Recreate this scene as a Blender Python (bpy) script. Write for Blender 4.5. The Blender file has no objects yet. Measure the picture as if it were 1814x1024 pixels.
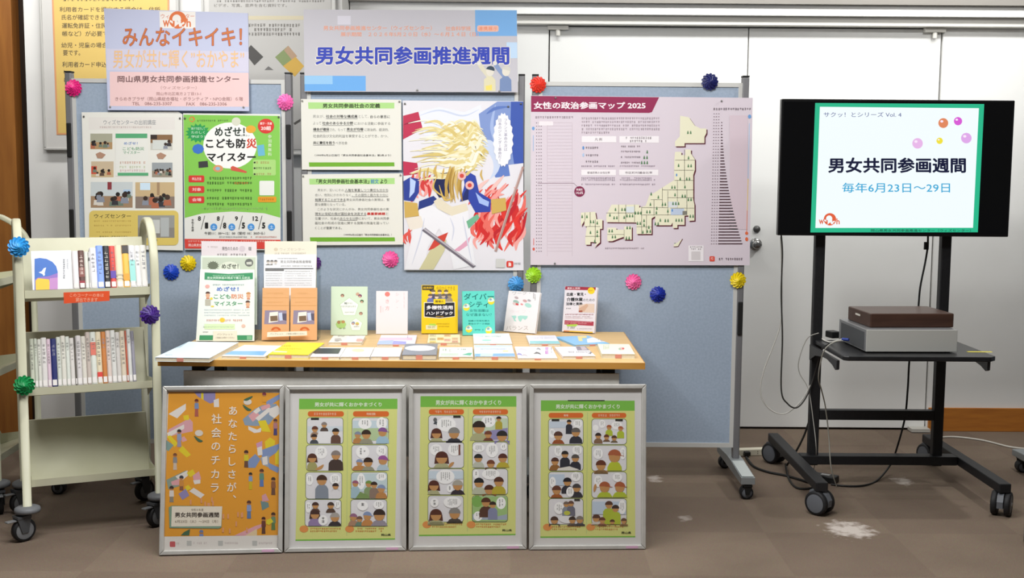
import bpy, math, random
from mathutils import Vector, Matrix
sc = bpy.context.scene
COL = sc.collection
# ---------------------------------------------------------------- camera, world, lights, exposure
F, CX, CY, CAMZ = 2080.0, 907.0, 512.0, 1.415
PITCH, ROLL = math.atan(212 / F), 0.007
_r0, _f0, _u0 = Vector((1, 0, 0)), Vector((0, math.cos(PITCH), -math.sin(PITCH))), Vector((0, math.sin(PITCH), math.cos(PITCH)))
RT = math.cos(ROLL) * _r0 + math.sin(ROLL) * _u0
UP = math.cos(ROLL) * _u0 - math.sin(ROLL) * _r0
FW = _f0
CAM = Vector((0, 0, CAMZ))
cd = bpy.data.cameras.new('camera'); cd.sensor_width = 36; cd.sensor_fit = 'HORIZONTAL'
cd.lens = F * 36 / 1814; cd.clip_end = 100
cam = bpy.data.objects.new('camera', cd); COL.objects.link(cam)
cam.matrix_world = Matrix(((RT.x, UP.x, -FW.x, CAM.x), (RT.y, UP.y, -FW.y, CAM.y), (RT.z, UP.z, -FW.z, CAM.z), (0, 0, 0, 1)))
sc.camera = cam
vs = sc.view_settings
vs.view_transform = 'Standard'; vs.look = 'None'; vs.gamma = 1; vs.use_curve_mapping = False
vs.exposure = 0.0
w = bpy.data.worlds.new('room_ambience'); sc.world = w; w.use_nodes = True
w.node_tree.nodes['Background'].inputs[0].default_value = (0.98, 0.99, 1.0, 1)
w.node_tree.nodes['Background'].inputs[1].default_value = 0.12
def lamp(name, loc, power, radius=.06, col=(1, 1, .985), target=None, angle=120, blend=.6):
    l = bpy.data.lights.new(name, 'SPOT'); l.energy = power; l.color = col
    l.shadow_soft_size = radius; l.spot_size = math.radians(angle); l.spot_blend = blend
    o = bpy.data.objects.new(name, l); COL.objects.link(o); o.location = loc
    d = (Vector(target) - Vector(loc)) if target else Vector((0, 0, -1))
    o.rotation_euler = d.to_track_quat('-Z', 'Y').to_euler(); return o
def area(name, loc, power, sx, sy, col=(1, 1, .99), target=None):
    l = bpy.data.lights.new(name, 'AREA'); l.energy = power; l.color = col; l.shape = 'RECTANGLE'; l.size = sx; l.size_y = sy
    o = bpy.data.objects.new(name, l); COL.objects.link(o); o.location = loc
    d = (Vector(target) - Vector(loc)) if target else Vector((0, 0, -1))
    o.rotation_euler = d.to_track_quat('-Z', 'Y').to_euler(); return o
LAMPS = [
    lamp('downlight_right', (2.25, 4.9, 2.66), 62, .05, angle=165, blend=.5),
    lamp('downlight_middle', (.55, 4.0, 2.66), 42, .06, angle=165, blend=.5),
    lamp('downlight_left', (-1.35, 4.0, 2.66), 48, .06, angle=165, blend=.5),
    area('ceiling_panel_front', (-.4, 3.2, 2.66), 102, 3.2, .4),
    area('wall_washer', (1.6, 5.7, 2.66), 23, 3.2, .1, target=(1.6, 6.35, 2.1)),
    area('wall_washer_left', (-1.9, 5.32, 2.66), 19, 1.8, .1, target=(-1.9, 6.0, 1.7)),
]
# ---------------------------------------------------------------- helpers
def ray(x, y): return FW + RT * ((x - CX) / F) - UP * ((y - CY) / F)
def onY(x, y, d):
    r = ray(x, y); return CAM + r * ((d - CAM.y) / r.y)
def onZ(x, y, z):
    r = ray(x, y); return CAM + r * ((z - CAM.z) / r.z)
def lin(c): return c / 12.92 if c <= .04045 else ((c + .055) / 1.055) ** 2.4
def hexc(h): return tuple(lin(int(h[i:i + 2], 16) / 255) for i in (0, 2, 4)) + (1,)
_M = {}
def mat(h, rough=.55, metal=0.0, spec=.35, emit=0.0, alpha=1.0):
    k = (h, rough, metal, spec, emit, alpha)
    if k in _M: return _M[k]
    m = bpy.data.materials.new('ink_' + h if emit == 0 else 'glow_' + h); m.use_nodes = True
    b = m.node_tree.nodes['Principled BSDF']
    b.inputs['Base Color'].default_value = hexc(h) if emit == 0 else (0, 0, 0, 1)
    b.inputs['Roughness'].default_value = rough; b.inputs['Metallic'].default_value = metal
    b.inputs['Specular IOR Level'].default_value = spec
    if emit:
        b.inputs['Emission Color'].default_value = hexc(h); b.inputs['Emission Strength'].default_value = emit
    _M[k] = m; return m
def nmat(name, c1, c2, scale, rough=.6, detail=4, stretch=(1, 1, 1), metal=0.0, spec=.35, bump=0.0, lo=.35, hi=.65):
    """two-colour noise material in object coordinates"""
    m = bpy.data.materials.new(name); m.use_nodes = True; nt = m.node_tree; b = nt.nodes['Principled BSDF']
    tc = nt.nodes.new('ShaderNodeTexCoord'); mp = nt.nodes.new('ShaderNodeMapping'); mp.inputs['Scale'].default_value = stretch
    n = nt.nodes.new('ShaderNodeTexNoise'); n.inputs['Scale'].default_value = scale; n.inputs['Detail'].default_value = detail
    r = nt.nodes.new('ShaderNodeValToRGB'); r.color_ramp.elements[0].position = lo; r.color_ramp.elements[1].position = hi
    r.color_ramp.elements[0].color = hexc(c1); r.color_ramp.elements[1].color = hexc(c2)
    L = nt.links.new
    L(tc.outputs['Object'], mp.inputs['Vector']); L(mp.outputs[0], n.inputs['Vector']); L(n.outputs['Fac'], r.inputs[0]); L(r.outputs[0], b.inputs['Base Color'])
    b.inputs['Roughness'].default_value = rough; b.inputs['Metallic'].default_value = metal; b.inputs['Specular IOR Level'].default_value = spec
    if bump:
        bp = nt.nodes.new('ShaderNodeBump'); bp.inputs['Strength'].default_value = bump; bp.inputs['Distance'].default_value = .003
        L(n.outputs['Fac'], bp.inputs['Height']); L(bp.outputs[0], b.inputs['Normal'])
    return m
def glass(name, tint, refl=.035, rough=.05):
    m = bpy.data.materials.new(name); m.use_nodes = True; nt = m.node_tree; nt.nodes.remove(nt.nodes['Principled BSDF'])
    t = nt.nodes.new('ShaderNodeBsdfTransparent'); t.inputs[0].default_value = tint
    g = nt.nodes.new('ShaderNodeBsdfGlossy'); g.inputs['Roughness'].default_value = rough
    lw = nt.nodes.new('ShaderNodeLayerWeight'); lw.inputs[0].default_value = .5
    pw = nt.nodes.new('ShaderNodeMath'); pw.operation = 'POWER'; pw.inputs[1].default_value = 5; nt.links.new(lw.outputs['Facing'], pw.inputs[0])
    f = nt.nodes.new('ShaderNodeMath'); f.operation = 'MULTIPLY_ADD'; f.inputs[1].default_value = 1 - refl; f.inputs[2].default_value = refl; nt.links.new(pw.outputs[0], f.inputs[0])
    x = nt.nodes.new('ShaderNodeMixShader'); out = nt.nodes['Material Output']
    nt.links.new(f.outputs[0], x.inputs[0]); nt.links.new(t.outputs[0], x.inputs[1]); nt.links.new(g.outputs[0], x.inputs[2]); nt.links.new(x.outputs[0], out.inputs[0])
    return m
def ext(o, label=None, cat=None, group=None, kind=None):
    if label: o['label'] = label
    if cat: o['category'] = cat
    if group: o['group'] = group
    if kind: o['kind'] = kind
    return o
def thing(name, label, cat, loc=(0, 0, 0), rotz=0, group=None):
    o = bpy.data.objects.new(name, None); COL.objects.link(o); o.empty_display_size = .05
    o.matrix_basis = Matrix.Translation(loc) @ Matrix.Rotation(rotz, 4, 'Z')
    return ext(o, label, cat, group)
def wm(o):
    m = o.matrix_basis.copy()
    return wm(o.parent) @ m if o.parent else m
class MB:
    def __init__(s): s.v, s.f, s.mi, s.sm, s.mats = [], [], [], [], []
    def m(s, mt):
        if isinstance(mt, str): mt = mat(mt)
        if mt not in s.mats: s.mats.append(mt)
        return s.mats.index(mt)
    def add(s, vs, fs, mt, smooth=False):
        b, i = len(s.v), s.m(mt)
        s.v += [tuple(p) for p in vs]
        for f in fs: s.f.append(tuple(b + k for k in f)); s.mi.append(i); s.sm.append(smooth)
        return s
    def box(s, x0, y0, z0, x1, y1, z1, mt, T=None):
        v = [Vector(p) for p in ((x0, y0, z0), (x1, y0, z0), (x1, y1, z0), (x0, y1, z0), (x0, y0, z1), (x1, y0, z1), (x1, y1, z1), (x0, y1, z1))]
        if T: v = [T @ p for p in v]
        return s.add(v, [(0, 3, 2, 1), (4, 5, 6, 7), (0, 1, 5, 4), (1, 2, 6, 5), (2, 3, 7, 6), (3, 0, 4, 7)], mt)
    def tube(s, pts, r, mt, n=10, cap=True, ry=None):
        pts = [Vector(p) for p in pts]; vs, fs = [], []; pn = None
        for i, p in enumerate(pts):
            t = (pts[min(i + 1, len(pts) - 1)] - pts[max(i - 1, 0)]).normalized()
            if pn is None:
                a = Vector((1, 0, 0)) if abs(t.x) < .9 else Vector((0, 1, 0)); pn = (a - t * a.dot(t)).normalized()
            else: pn = (pn - t * pn.dot(t)).normalized()
            q = t.cross(pn)
            for k in range(n):
                a = 2 * math.pi * k / n; vs.append(p + pn * (r * math.cos(a)) + q * ((ry or r) * math.sin(a)))
        for i in range(len(pts) - 1):
            for k in range(n):
                fs.append((i * n + k, i * n + (k + 1) % n, (i + 1) * n + (k + 1) % n, (i + 1) * n + k))
        s.add(vs, fs, mt, True)
        if cap:
            s.add(vs[:n], [tuple(reversed(range(n)))], mt); s.add(vs[-n:], [tuple(range(n))], mt)
        return s
    def lathe(s, prof, mt, T=None, n=24, smooth=True):
        """profile [(r, z)] turned about local z"""
        vs, fs = [], []
        for r, z in prof:
            for k in range(n):
                a = 2 * math.pi * k / n; p = Vector((r * math.cos(a), r * math.sin(a), z)); vs.append(T @ p if T else p)
        for i in range(len(prof) - 1):
            for k in range(n): fs.append((i * n + k, i * n + (k + 1) % n, (i + 1) * n + (k + 1) % n, (i + 1) * n + k))
        return s.add(vs, fs, mt, smooth)
    def prism(s, poly, a, b, mt, T=None):
        """poly [(u, v)] extruded from w=a to w=b, mapped (u,v,w) through T"""
        n = len(poly); v = [Vector((u, q, a)) for u, q in poly] + [Vector((u, q, b)) for u, q in poly]
        if T: v = [T @ p for p in v]
        return s.add(v, [tuple(reversed(range(n))), tuple(range(n, 2 * n))] + [(k, (k + 1) % n, n + (k + 1) % n, n + k) for k in range(n)], mt)
    def build(s, name, parent=None, world=None, bevel=0, seg=2):
        me = bpy.data.meshes.new(name); me.from_pydata(s.v, [], s.f)
        for m_ in s.mats: me.materials.append(m_)
        me.polygons.foreach_set('material_index', s.mi); me.polygons.foreach_set('use_smooth', s.sm); me.update()
        o = bpy.data.objects.new(name, me); COL.objects.link(o)
        if parent: o.parent = parent
        if world is not None: o.matrix_basis = (wm(parent).inverted() @ world) if parent else world
        if bevel:
            bm_ = o.modifiers.new('bevel', 'BEVEL'); bm_.width = bevel; bm_.segments = seg; bm_.limit_method = 'ANGLE'; bm_.angle_limit = math.radians(40)
        return o
AX_Y = Matrix(((1, 0, 0, 0), (0, 0, -1, 0), (0, 1, 0, 0), (0, 0, 0, 1)))     # (u,v,w) -> x=u, z=v, y=-w
AX_X = Matrix(((0, 0, 1, 0), (1, 0, 0, 0), (0, 1, 0, 0), (0, 0, 0, 1)))      # (u,v,w) -> y=u, z=v, x=w
# ---------------------------------------------------------------- lettering
_G = {}
def STROKE(b):
    """shifts that thicken a letter by b on each side"""
    if b < .004: return ((0, 0),)
    if b < .022: return ((-b, 0), (b, 0), (0, b), (0, -b))
    return ((0, 0),) + tuple((b * math.cos(k * math.pi / 4), b * math.sin(k * math.pi / 4)) for k in range(8))
def glyphs(t):
    k = t
    if k not in _G:
        c = bpy.data.curves.new('lettering', 'FONT'); c.body = t; c.size = 1; c.resolution_u = 2; c.fill_mode = 'FRONT'
        o = bpy.data.objects.new('lettering', c); COL.objects.link(o)
        dg = bpy.context.evaluated_depsgraph_get(); me = o.evaluated_get(dg).to_mesh()
        vs = [(v.co.x, v.co.y) for v in me.vertices]; fs = [tuple(p.vertices) for p in me.polygons]
        bpy.data.objects.remove(o); bpy.data.curves.remove(c)
        if vs: bb = (min(v[0] for v in vs), min(v[1] for v in vs), max(v[0] for v in vs), max(v[1] for v in vs))
        else: bb = (0, 0, 1, 1)
        _G[k] = (vs, fs, bb)
    return _G[k]
class Sheet(MB):
    """a flat printed face: origin O, unit axes U (right) and V (up); drawn in photo pixels seen on that plane"""
    def __init__(s, O, U, V, z=.0002, step=.00001):
        super().__init__(); s.O, s.U, s.V = Vector(O), Vector(U).normalized(), Vector(V).normalized(); s.N = s.U.cross(s.V)
        s.z, s.step = z, step; s.ox = s.oy = 0.0; s.k = 1.0; s.em = 0; s.rng = random.Random(7); s.rough = .5; s.lim = None
    def world(s):
        U, V, N, O = s.U, s.V, s.N, s.O
        return Matrix(((U.x, V.x, N.x, O.x), (U.y, V.y, N.y, O.y), (U.z, V.z, N.z, O.z), (0, 0, 0, 1)))
    def view(s, ox, oy, k): s.ox, s.oy, s.k = ox, oy, k; return s
    def loc(s, x, y):
        r = ray(s.ox + x / s.k, s.oy + y / s.k); p = CAM + r * ((s.O - CAM).dot(s.N) / r.dot(s.N)) - s.O
        return p.dot(s.U), p.dot(s.V)
    def c(s, h): return mat(h, emit=s.em) if s.em else mat(h, s.rough)
    def cut(s, q):
        """trim a printed shape at the edges of the sheet"""
        if not s.lim: return q
        for ax, sg, L in ((0, 1, s.lim[0]), (1, 1, s.lim[1]), (0, -1, -s.lim[2]), (1, -1, -s.lim[3])):
            out = []
            for i, p in enumerate(q):
                n = q[(i + 1) % len(q)]; a, b = sg * p[ax] - L, sg * n[ax] - L
                if a >= 0: out.append(p)
                if (a >= 0) != (b >= 0): t = a / (a - b); out.append((p[0] + (n[0] - p[0]) * t, p[1] + (n[1] - p[1]) * t))
            q = out
            if len(q) < 3: return []
        return q
    def up(s): s.z += s.step; return s.z
    def poly(s, pts, h, same=False):
        z = s.z if same else s.up()
        q = s.cut([s.loc(*p) for p in pts])
        if len(q) < 3: return s
        a = sum(q[i][0] * q[(i + 1) % len(q)][1] - q[(i + 1) % len(q)][0] * q[i][1] for i in range(len(q)))
        if a < 0: q.reverse()
        s.add([(u, v, z) for u, v in q], [tuple(range(len(q)))], s.c(h) if isinstance(h, str) else h); return s
    def paper(s, pts, h, th=.001):
        q = [s.loc(*p) for p in pts]
        a = sum(q[i][0] * q[(i + 1) % len(q)][1] - q[(i + 1) % len(q)][0] * q[i][1] for i in range(len(q)))
        if a < 0: q.reverse()
        s.prism(q, -th, 0, s.c(h) if isinstance(h, str) else h); return s
    def rect(s, x0, y0, x1, y1, h, same=False): return s.poly([(x0, y0), (x1, y0), (x1, y1), (x0, y1)], h, same)
    def rr(s, x0, y0, x1, y1, r, h, same=False):
        p = []
        for cx, cy, a0 in ((x1 - r, y0 + r, -90), (x1 - r, y1 - r, 0), (x0 + r, y1 - r, 90), (x0 + r, y0 + r, 180)):
            for k in range(5):
                a = math.radians(a0 + k * 22.5); p.append((cx + r * math.cos(a), cy + r * math.sin(a)))
        return s.poly(p, h, same)
    def ell(s, cx, cy, rx, ry, h, n=20, a0=0, a1=360, same=False, rot=0):
        ca, sa = math.cos(math.radians(rot)), math.sin(math.radians(rot)); p = []
        full = abs(a1 - a0) >= 360
        for k in range(n if full else n + 1):
            a = math.radians(a0 + (a1 - a0) * k / n); x, y = rx * math.cos(a), ry * math.sin(a); p.append((cx + x * ca - y * sa, cy + x * sa + y * ca))
        return s.poly(p, h, same)
    def line(s, pts, wd, h, same=False, taper=False):
        L, Rr = [], []; n = len(pts)
        for i, p in enumerate(pts):
            a, b = pts[max(i - 1, 0)], pts[min(i + 1, n - 1)]; dx, dy = b[0] - a[0], b[1] - a[1]; d = math.hypot(dx, dy) or 1
            w_ = wd / 2 * ((.15 + .85 * math.sin(math.pi * i / (n - 1))) if taper else 1)
            L.append((p[0] - dy / d * w_, p[1] + dx / d * w_)); Rr.append((p[0] + dy / d * w_, p[1] - dx / d * w_))
        z = s.z if same else s.up(); q = [s.loc(*p) for p in L + Rr]
        s.add([(u, v, z) for u, v in q], [(i, n + i, n + i + 1, i + 1) for i in range(n - 1)], s.c(h)); return s
    def curve(s, pts, wd, h, taper=True, same=False, n=8):
        """smooth line through control points"""
        out = []; P = [pts[0]] + list(pts) + [pts[-1]]
        for i in range(1, len(P) - 2):
            for k in range(n):
                t = k / n; a, b, c_, d = P[i - 1:i + 3]
                out.append(tuple(.5 * (2 * b[j] + (c_[j] - a[j]) * t + (2 * a[j] - 5 * b[j] + 4 * c_[j] - d[j]) * t * t + (3 * b[j] - a[j] - 3 * c_[j] + d[j]) * t ** 3) for j in (0, 1)))
        out.append(pts[-1]); return s.line(out, wd, h, same, taper)
    def text(s, t, x0, y0, x1, y1, h, bold=.012, same=False):
        vs, fs, (a, b, c_, d) = glyphs(t); z = s.z if same else s.up(); kx, ky = (x1 - x0) / (c_ - a + 2 * bold), (y0 - y1) / (d - b + 2 * bold)
        for n_, (dx, dy) in enumerate(STROKE(bold)):
            if n_: z += .00001
            s.add([s.loc(x0 + (x - a + bold + dx) * kx, y1 + (y - b + bold + dy) * ky) + (z,) for x, y in vs], fs, s.c(h))
        if not same: s.z = z
        return s
    def vtext(s, t, xc, y0, y1, size, h, bold=.012, dx=0):
        """upright characters stacked from y0 to y1"""
        n = len(t); st = (y1 - y0) / n; z = s.up()
        for i, ch in enumerate(t):
            vs, fs, (a, b, c_, d) = glyphs(ch); cy = y0 + st * (i + .5); cx = xc + dx * i
            mx, my = (a + c_) / 2, (b + d) / 2
            if ch in '、。': mx, my = mx - .3, my - .3
            for n_, (ex, ey) in enumerate(STROKE(bold)):
                out = []
                for x, y in vs:
                    X, Y = (x - mx + ex) * size, (y - my + ey) * size
                    if ch in 'ー〜～（）「」': X, Y = Y, -X
                    out.append(s.loc(cx + X, cy - Y) + (z + n_ * .00001,))
                s.add(out, fs, s.c(h))
        s.z = z + .00009; return s
    def scrib(s, x0, y0, x1, y1, h, cw=None, fill=.93):
        """a line of print too small to read"""
        hh = y1 - y0; cw = cw or hh; x = x0; s.up(); r = random.Random(int(x0 * 7 + y0 * 13 + s.ox))
        while x + cw * .6 < x1:
            if r.random() < fill:
                a = cw * r.uniform(.62, .84); n = r.randint(2, 3); yy = y0 + hh * r.uniform(0, .15)
                for k in range(n): s.rect(x, yy + hh * .36 * k, x + a, yy + hh * .36 * k + hh * .13, h, True)
                for k in range(r.randint(1, 2)): xx = x + a * r.uniform(.1, .75); s.rect(xx, y0 + hh * .05, xx + cw * .12, y1, h, True)
            x += cw
        return s
    def vscrib(s, xc, y0, y1, wd, h, fill=.93):
        y = y0; s.up(); r = random.Random(int(xc * 7 + y0 * 13 + s.ox))
        while y + wd * .6 < y1:
            if r.random() < fill:
                for k in range(r.randint(2, 3)): yy = y + wd * (.05 + .3 * k); s.rect(xc - wd * .42, yy, xc + wd * .42, yy + wd * .15, h, True)
                xx = xc + wd * r.uniform(-.35, .2); s.rect(xx, y, xx + wd * .17, y + wd * .82, h, True)
            y += wd
        return s
    def photo(s, x0, y0, x1, y1, wall, floor, heads, seed, extra=()):
        """a small printed snapshot of people in a room"""
        r = random.Random(seed); s.rect(x0, y0, x1, y1, wall); H, W = y1 - y0, x1 - x0
        s.rect(x0, y0 + H * .55, x1, y1, floor)
        for (a, b, c_, d, h) in extra: s.rect(x0 + a * W, y0 + b * H, x0 + c_ * W, y0 + d * H, h)
        for k in range(heads):
            rr = H * r.uniform(.06, .11); cx = r.uniform(x0 + rr * 1.6, x1 - rr * 1.6); cy = y0 + H * r.uniform(.42, .72)
            sh = r.choice(('3b3a3f', '5d4a40', '8a8f9c', 'd8d2c8', '2a2a2e', 'b06a50', '6f7f70')); by = min(y1, cy + rr * 3)
            s.poly([(cx - rr * 1.5, by), (cx - rr * 1.2, cy + rr), (cx + rr * 1.2, cy + rr), (cx + rr * 1.5, by)], sh)
            s.ell(cx, cy, rr, rr, r.choice(('2b2422', '3a2c26', '463830')), 10)
        return s
    def fig(s, x, y, r, yb, hair='3a2a22', shirt='9c9a84', skin='c9955e', kind='short', sx=1.0, floor=None):
        """a simple printed cartoon person: head centre x,y radius r, body to yb"""
        t = y + r * .85
        s.poly([(x - 1.5 * r * sx, yb), (x - 1.45 * r * sx, t + r * .9), (x - 1.0 * r * sx, t + r * .25), (x - .4 * r, t), (x + .4 * r, t), (x + 1.0 * r * sx, t + r * .25), (x + 1.45 * r * sx, t + r * .9), (x + 1.5 * r * sx, yb)], shirt)
        if kind == 'long': s.poly([(x - 1.12 * r, y - .1 * r), (x + 1.12 * r, y - .1 * r), (x + 1.25 * r, y + 1.0 * r), (x + .6 * r, y + .9 * r), (x - .6 * r, y + .9 * r), (x - 1.25 * r, y + 1.0 * r)], hair)
        s.ell(x, y, r * .95, r, skin, 14)
        if kind == 'cap':
            s.ell(x, y - r * .2, r * 1.08, r * .95, hair, 10, 180, 360); s.poly([(x + .3 * r, y - .35 * r), (x + 1.55 * r, y - .1 * r), (x + 1.5 * r, y - .02 * r), (x, y - .15 * r)], hair)
        else: s.ell(x, y - r * .12, r * 1.08, r * 1.0, hair, 12, 175, 365)
        return s
    def bubble(s, x, y, rx, ry, cols=3, h='ffffff', ink='444444'):
        s.ell(x, y, rx, ry, h, 18)
        for k in range(cols):
            xx = x + rx * 1.1 * ((k + .5) / cols - .5); s.vscrib(xx, y - ry * .6, y + ry * s.rng.uniform(.2, .62), max(rx * .85 / cols * .75, 5), ink)
        return s
    def build(s, name, parent=None, **k): return super().build(name, parent, s.world(), **k)
def wallsheet(x, y, d, yaw=0, **k):
    """sheet standing upright through the photo point x,y at depth d"""
    return Sheet(onY(x, y, d), (math.cos(yaw), math.sin(yaw), 0), (0, 0, 1), **k)
# ---------------------------------------------------------------- the setting
def struct(name, mb, **k): return ext(mb.build(name, **k), kind='structure')
WY, LY = 6.35, 6.0                       # right wall / nearer left wall
def floor_mat():
    m = bpy.data.materials.new('carpet_tile'); m.use_nodes = True; nt = m.node_tree; b = nt.nodes['Principled BSDF']; L = nt.links.new; N = nt.nodes.new
    tc = N('ShaderNodeTexCoord')
    n1 = N('ShaderNodeTexNoise'); n1.inputs['Scale'].default_value = 210; n1.inputs['Detail'].default_value = 3
    n2 = N('ShaderNodeTexNoise'); n2.inputs['Scale'].default_value = 1.6; n2.inputs['Detail'].default_value = 4
    ck = N('ShaderNodeTexChecker'); ck.inputs['Scale'].default_value = 2.0; ck.inputs[1].default_value = hexc('75675a'); ck.inputs[2].default_value = hexc('706256')
    L(tc.outputs['Object'], n1.inputs['Vector']); L(tc.outputs['Object'], n2.inputs['Vector']); L(tc.outputs['Object'], ck.inputs['Vector'])
    mx = N('ShaderNodeMixRGB'); mx.blend_type = 'OVERLAY'; mx.inputs[0].default_value = .32; L(ck.outputs[0], mx.inputs[1]); L(n1.outputs['Color'], mx.inputs[2])
    mx2 = N('ShaderNodeMixRGB'); mx2.blend_type = 'OVERLAY'; mx2.inputs[0].default_value = .35; L(mx.outputs[0], mx2.inputs[1]); L(n2.outputs['Fac'], mx2.inputs[2])
    prev = mx2.outputs[0]
    n3 = N('ShaderNodeTexNoise'); n3.inputs['Scale'].default_value = 26; n3.inputs['Detail'].default_value = 9; L(tc.outputs['Object'], n3.inputs['Vector'])
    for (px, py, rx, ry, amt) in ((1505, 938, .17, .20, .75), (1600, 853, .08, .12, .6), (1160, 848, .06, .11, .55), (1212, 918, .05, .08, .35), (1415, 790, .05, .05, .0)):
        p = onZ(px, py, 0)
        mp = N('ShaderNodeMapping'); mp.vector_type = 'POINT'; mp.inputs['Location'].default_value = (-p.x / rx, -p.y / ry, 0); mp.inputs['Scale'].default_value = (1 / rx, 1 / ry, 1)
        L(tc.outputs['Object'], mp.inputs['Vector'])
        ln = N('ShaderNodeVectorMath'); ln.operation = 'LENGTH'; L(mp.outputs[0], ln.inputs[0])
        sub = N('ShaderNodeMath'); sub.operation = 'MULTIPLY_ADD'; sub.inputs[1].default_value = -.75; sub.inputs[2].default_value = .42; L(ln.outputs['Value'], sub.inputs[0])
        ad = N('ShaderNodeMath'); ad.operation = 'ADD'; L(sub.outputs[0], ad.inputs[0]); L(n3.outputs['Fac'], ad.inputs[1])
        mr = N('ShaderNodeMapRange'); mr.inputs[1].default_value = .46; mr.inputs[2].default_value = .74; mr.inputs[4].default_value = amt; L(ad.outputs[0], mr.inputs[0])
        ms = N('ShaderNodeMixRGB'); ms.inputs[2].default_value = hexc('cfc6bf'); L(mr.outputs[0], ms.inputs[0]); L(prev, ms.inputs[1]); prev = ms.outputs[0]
    L(prev, b.inputs['Base Color']); b.inputs['Roughness'].default_value = .95; b.inputs['Specular IOR Level'].default_value = .1
    bp = N('ShaderNodeBump'); bp.inputs['Strength'].default_value = .4; bp.inputs['Distance'].default_value = .004; L(n1.outputs['Fac'], bp.inputs['Height']); L(bp.outputs[0], b.inputs['Normal'])
    return m
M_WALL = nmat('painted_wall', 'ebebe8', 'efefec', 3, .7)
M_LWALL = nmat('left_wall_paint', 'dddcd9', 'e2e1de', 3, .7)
M_DOOR = nmat('door_paint', 'eeeeeb', 'f1f1ee', 2, .45)
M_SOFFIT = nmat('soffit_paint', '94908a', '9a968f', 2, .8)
M_BASE = nmat('orange_wood_baseboard', 'a8672a', 'b8752f', 6, .45, stretch=(1, 1, 8))
M_OAK = nmat('orange_wood_column', '8f5a28', 'a0682f', 5, .5, stretch=(6, 6, .6))
M_DARK = mat('2a1c12', .6)
struct('floor', MB().box(-6, -2, -.1, 6, 7.2, 0, floor_mat()))
struct('ceiling', MB().box(-6, -2, 2.72, 6, 7.2, 2.8, nmat('ceiling_paint', 'd8d6d0', 'dedcd6', 3, .8)))
PX = lambda x: onY(x, 400, WY).x
xl, xm, xr = PX(970), PX(1318), PX(1655)
zt = onY(1318, 49, WY).z
# wall pieces round the door opening
struct('wall_right', MB().box(xr + .004, WY, 0, 6, WY + .15, 2.72, M_WALL))
struct('wall_back', MB().box(-1.6, WY, 0, xl - .004, WY + .15, 2.72, M_WALL))
struct('wall_above_doors', MB().box(xl - .004, WY, zt + .006, xr + .004, WY + .15, 2.72, M_WALL))
lx = onY(606, 10, LY).x
bx0 = onY(48, 200, LY).x
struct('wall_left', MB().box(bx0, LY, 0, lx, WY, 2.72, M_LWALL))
ox1 = onY(29, 200, LY + .05).x
struct('trim_1', MB().box(ox1, LY + .12, 0, bx0, LY + .3, 2.72, M_DARK))
struct('wall_side', MB().box(-4.0, LY + .03, 0, ox1, LY + .3, 2.72, M_OAK))
struct('wall_far', MB().box(-6, WY + .15, 0, 6, WY + .25, 2.72, M_DARK))
# doors
def door(name, x0, x1, knob):
    d = struct(name, MB().box(x0 + .003, WY + .012, .012, x1 - .003, WY + .055, zt, M_DOOR), bevel=.002)
    m = MB(); hx = x0 if not knob else x1
    s = 1 if not knob else -1
    c = hx + s * .045
    m.box(c - .055, WY - .022, zt - .018, c + .055, WY + .011, zt + .004, mat('e6e4dc', .35))
    m.tube([(c, WY - .012, zt - .05), (c, WY - .012, zt - .019)], .012, mat('d8d6ce', .35)); m.build('pivot_hinge', d)
    mk = MB().box(c - .05, WY - .06, .004, c + .05, WY + .011, .022, mat('b9b6ae', .4)); mk.build('floor_pivot', d)
    return d
d1 = door('door_1', xl, xm, False); d2 = door('door_2', xm, xr, True)
kb, kt = onY(1339, 433, WY), onY(1341, 406, WY)
chrome, dgrey = mat('9a9a98', .25, .9), mat('5a5a58', .4, .5)
RX = Matrix.Rotation(math.pi / 2, 4, 'X')
def facing(p): return Matrix.Translation(p) @ RX          # local z -> toward the camera (-y)
m = MB().lathe([(0, .012), (.030, .012), (.034, .008), (.034, 0), (0, 0)], chrome, facing((kb.x, WY + .012, kb.z)))
m.lathe([(0, .05), (.018, .05), (.024, .043), (.024, .028), (.013, .02), (.013, .012)], chrome, facing((kb.x, WY + .012, kb.z)))
m.box(kb.x - .023, WY - .046, kb.z - .004, kb.x + .023, WY - .037, kb.z + .004, chrome); m.build('door_handle', d2)
MB().lathe([(0, .016), (.015, .014), (.019, .009), (.019, 0), (0, 0)], dgrey, facing((kt.x, WY + .012, kt.z))).build('door_lock', d2)
# cornice strip and soffit above the doors
z1, z2 = onY(1360, 45, WY - .06).z, onY(1360, 29, WY - .06).z
struct('trim_2', MB().box(lx + .02, WY - .06, z1, 6, WY, z2, mat('e9e7e0', .5)), bevel=.004)
struct('trim_3', MB().box(lx + .005, WY - .1, z2, 6, WY, z2 + .055, M_WALL))
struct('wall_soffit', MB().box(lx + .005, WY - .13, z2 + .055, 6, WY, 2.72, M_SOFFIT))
bb = onY(1720, 723, WY - .012).z
struct('baseboard_right', MB().box(xr + .01, WY - .014, 0, 6, WY, bb, M_BASE), bevel=.003)
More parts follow.
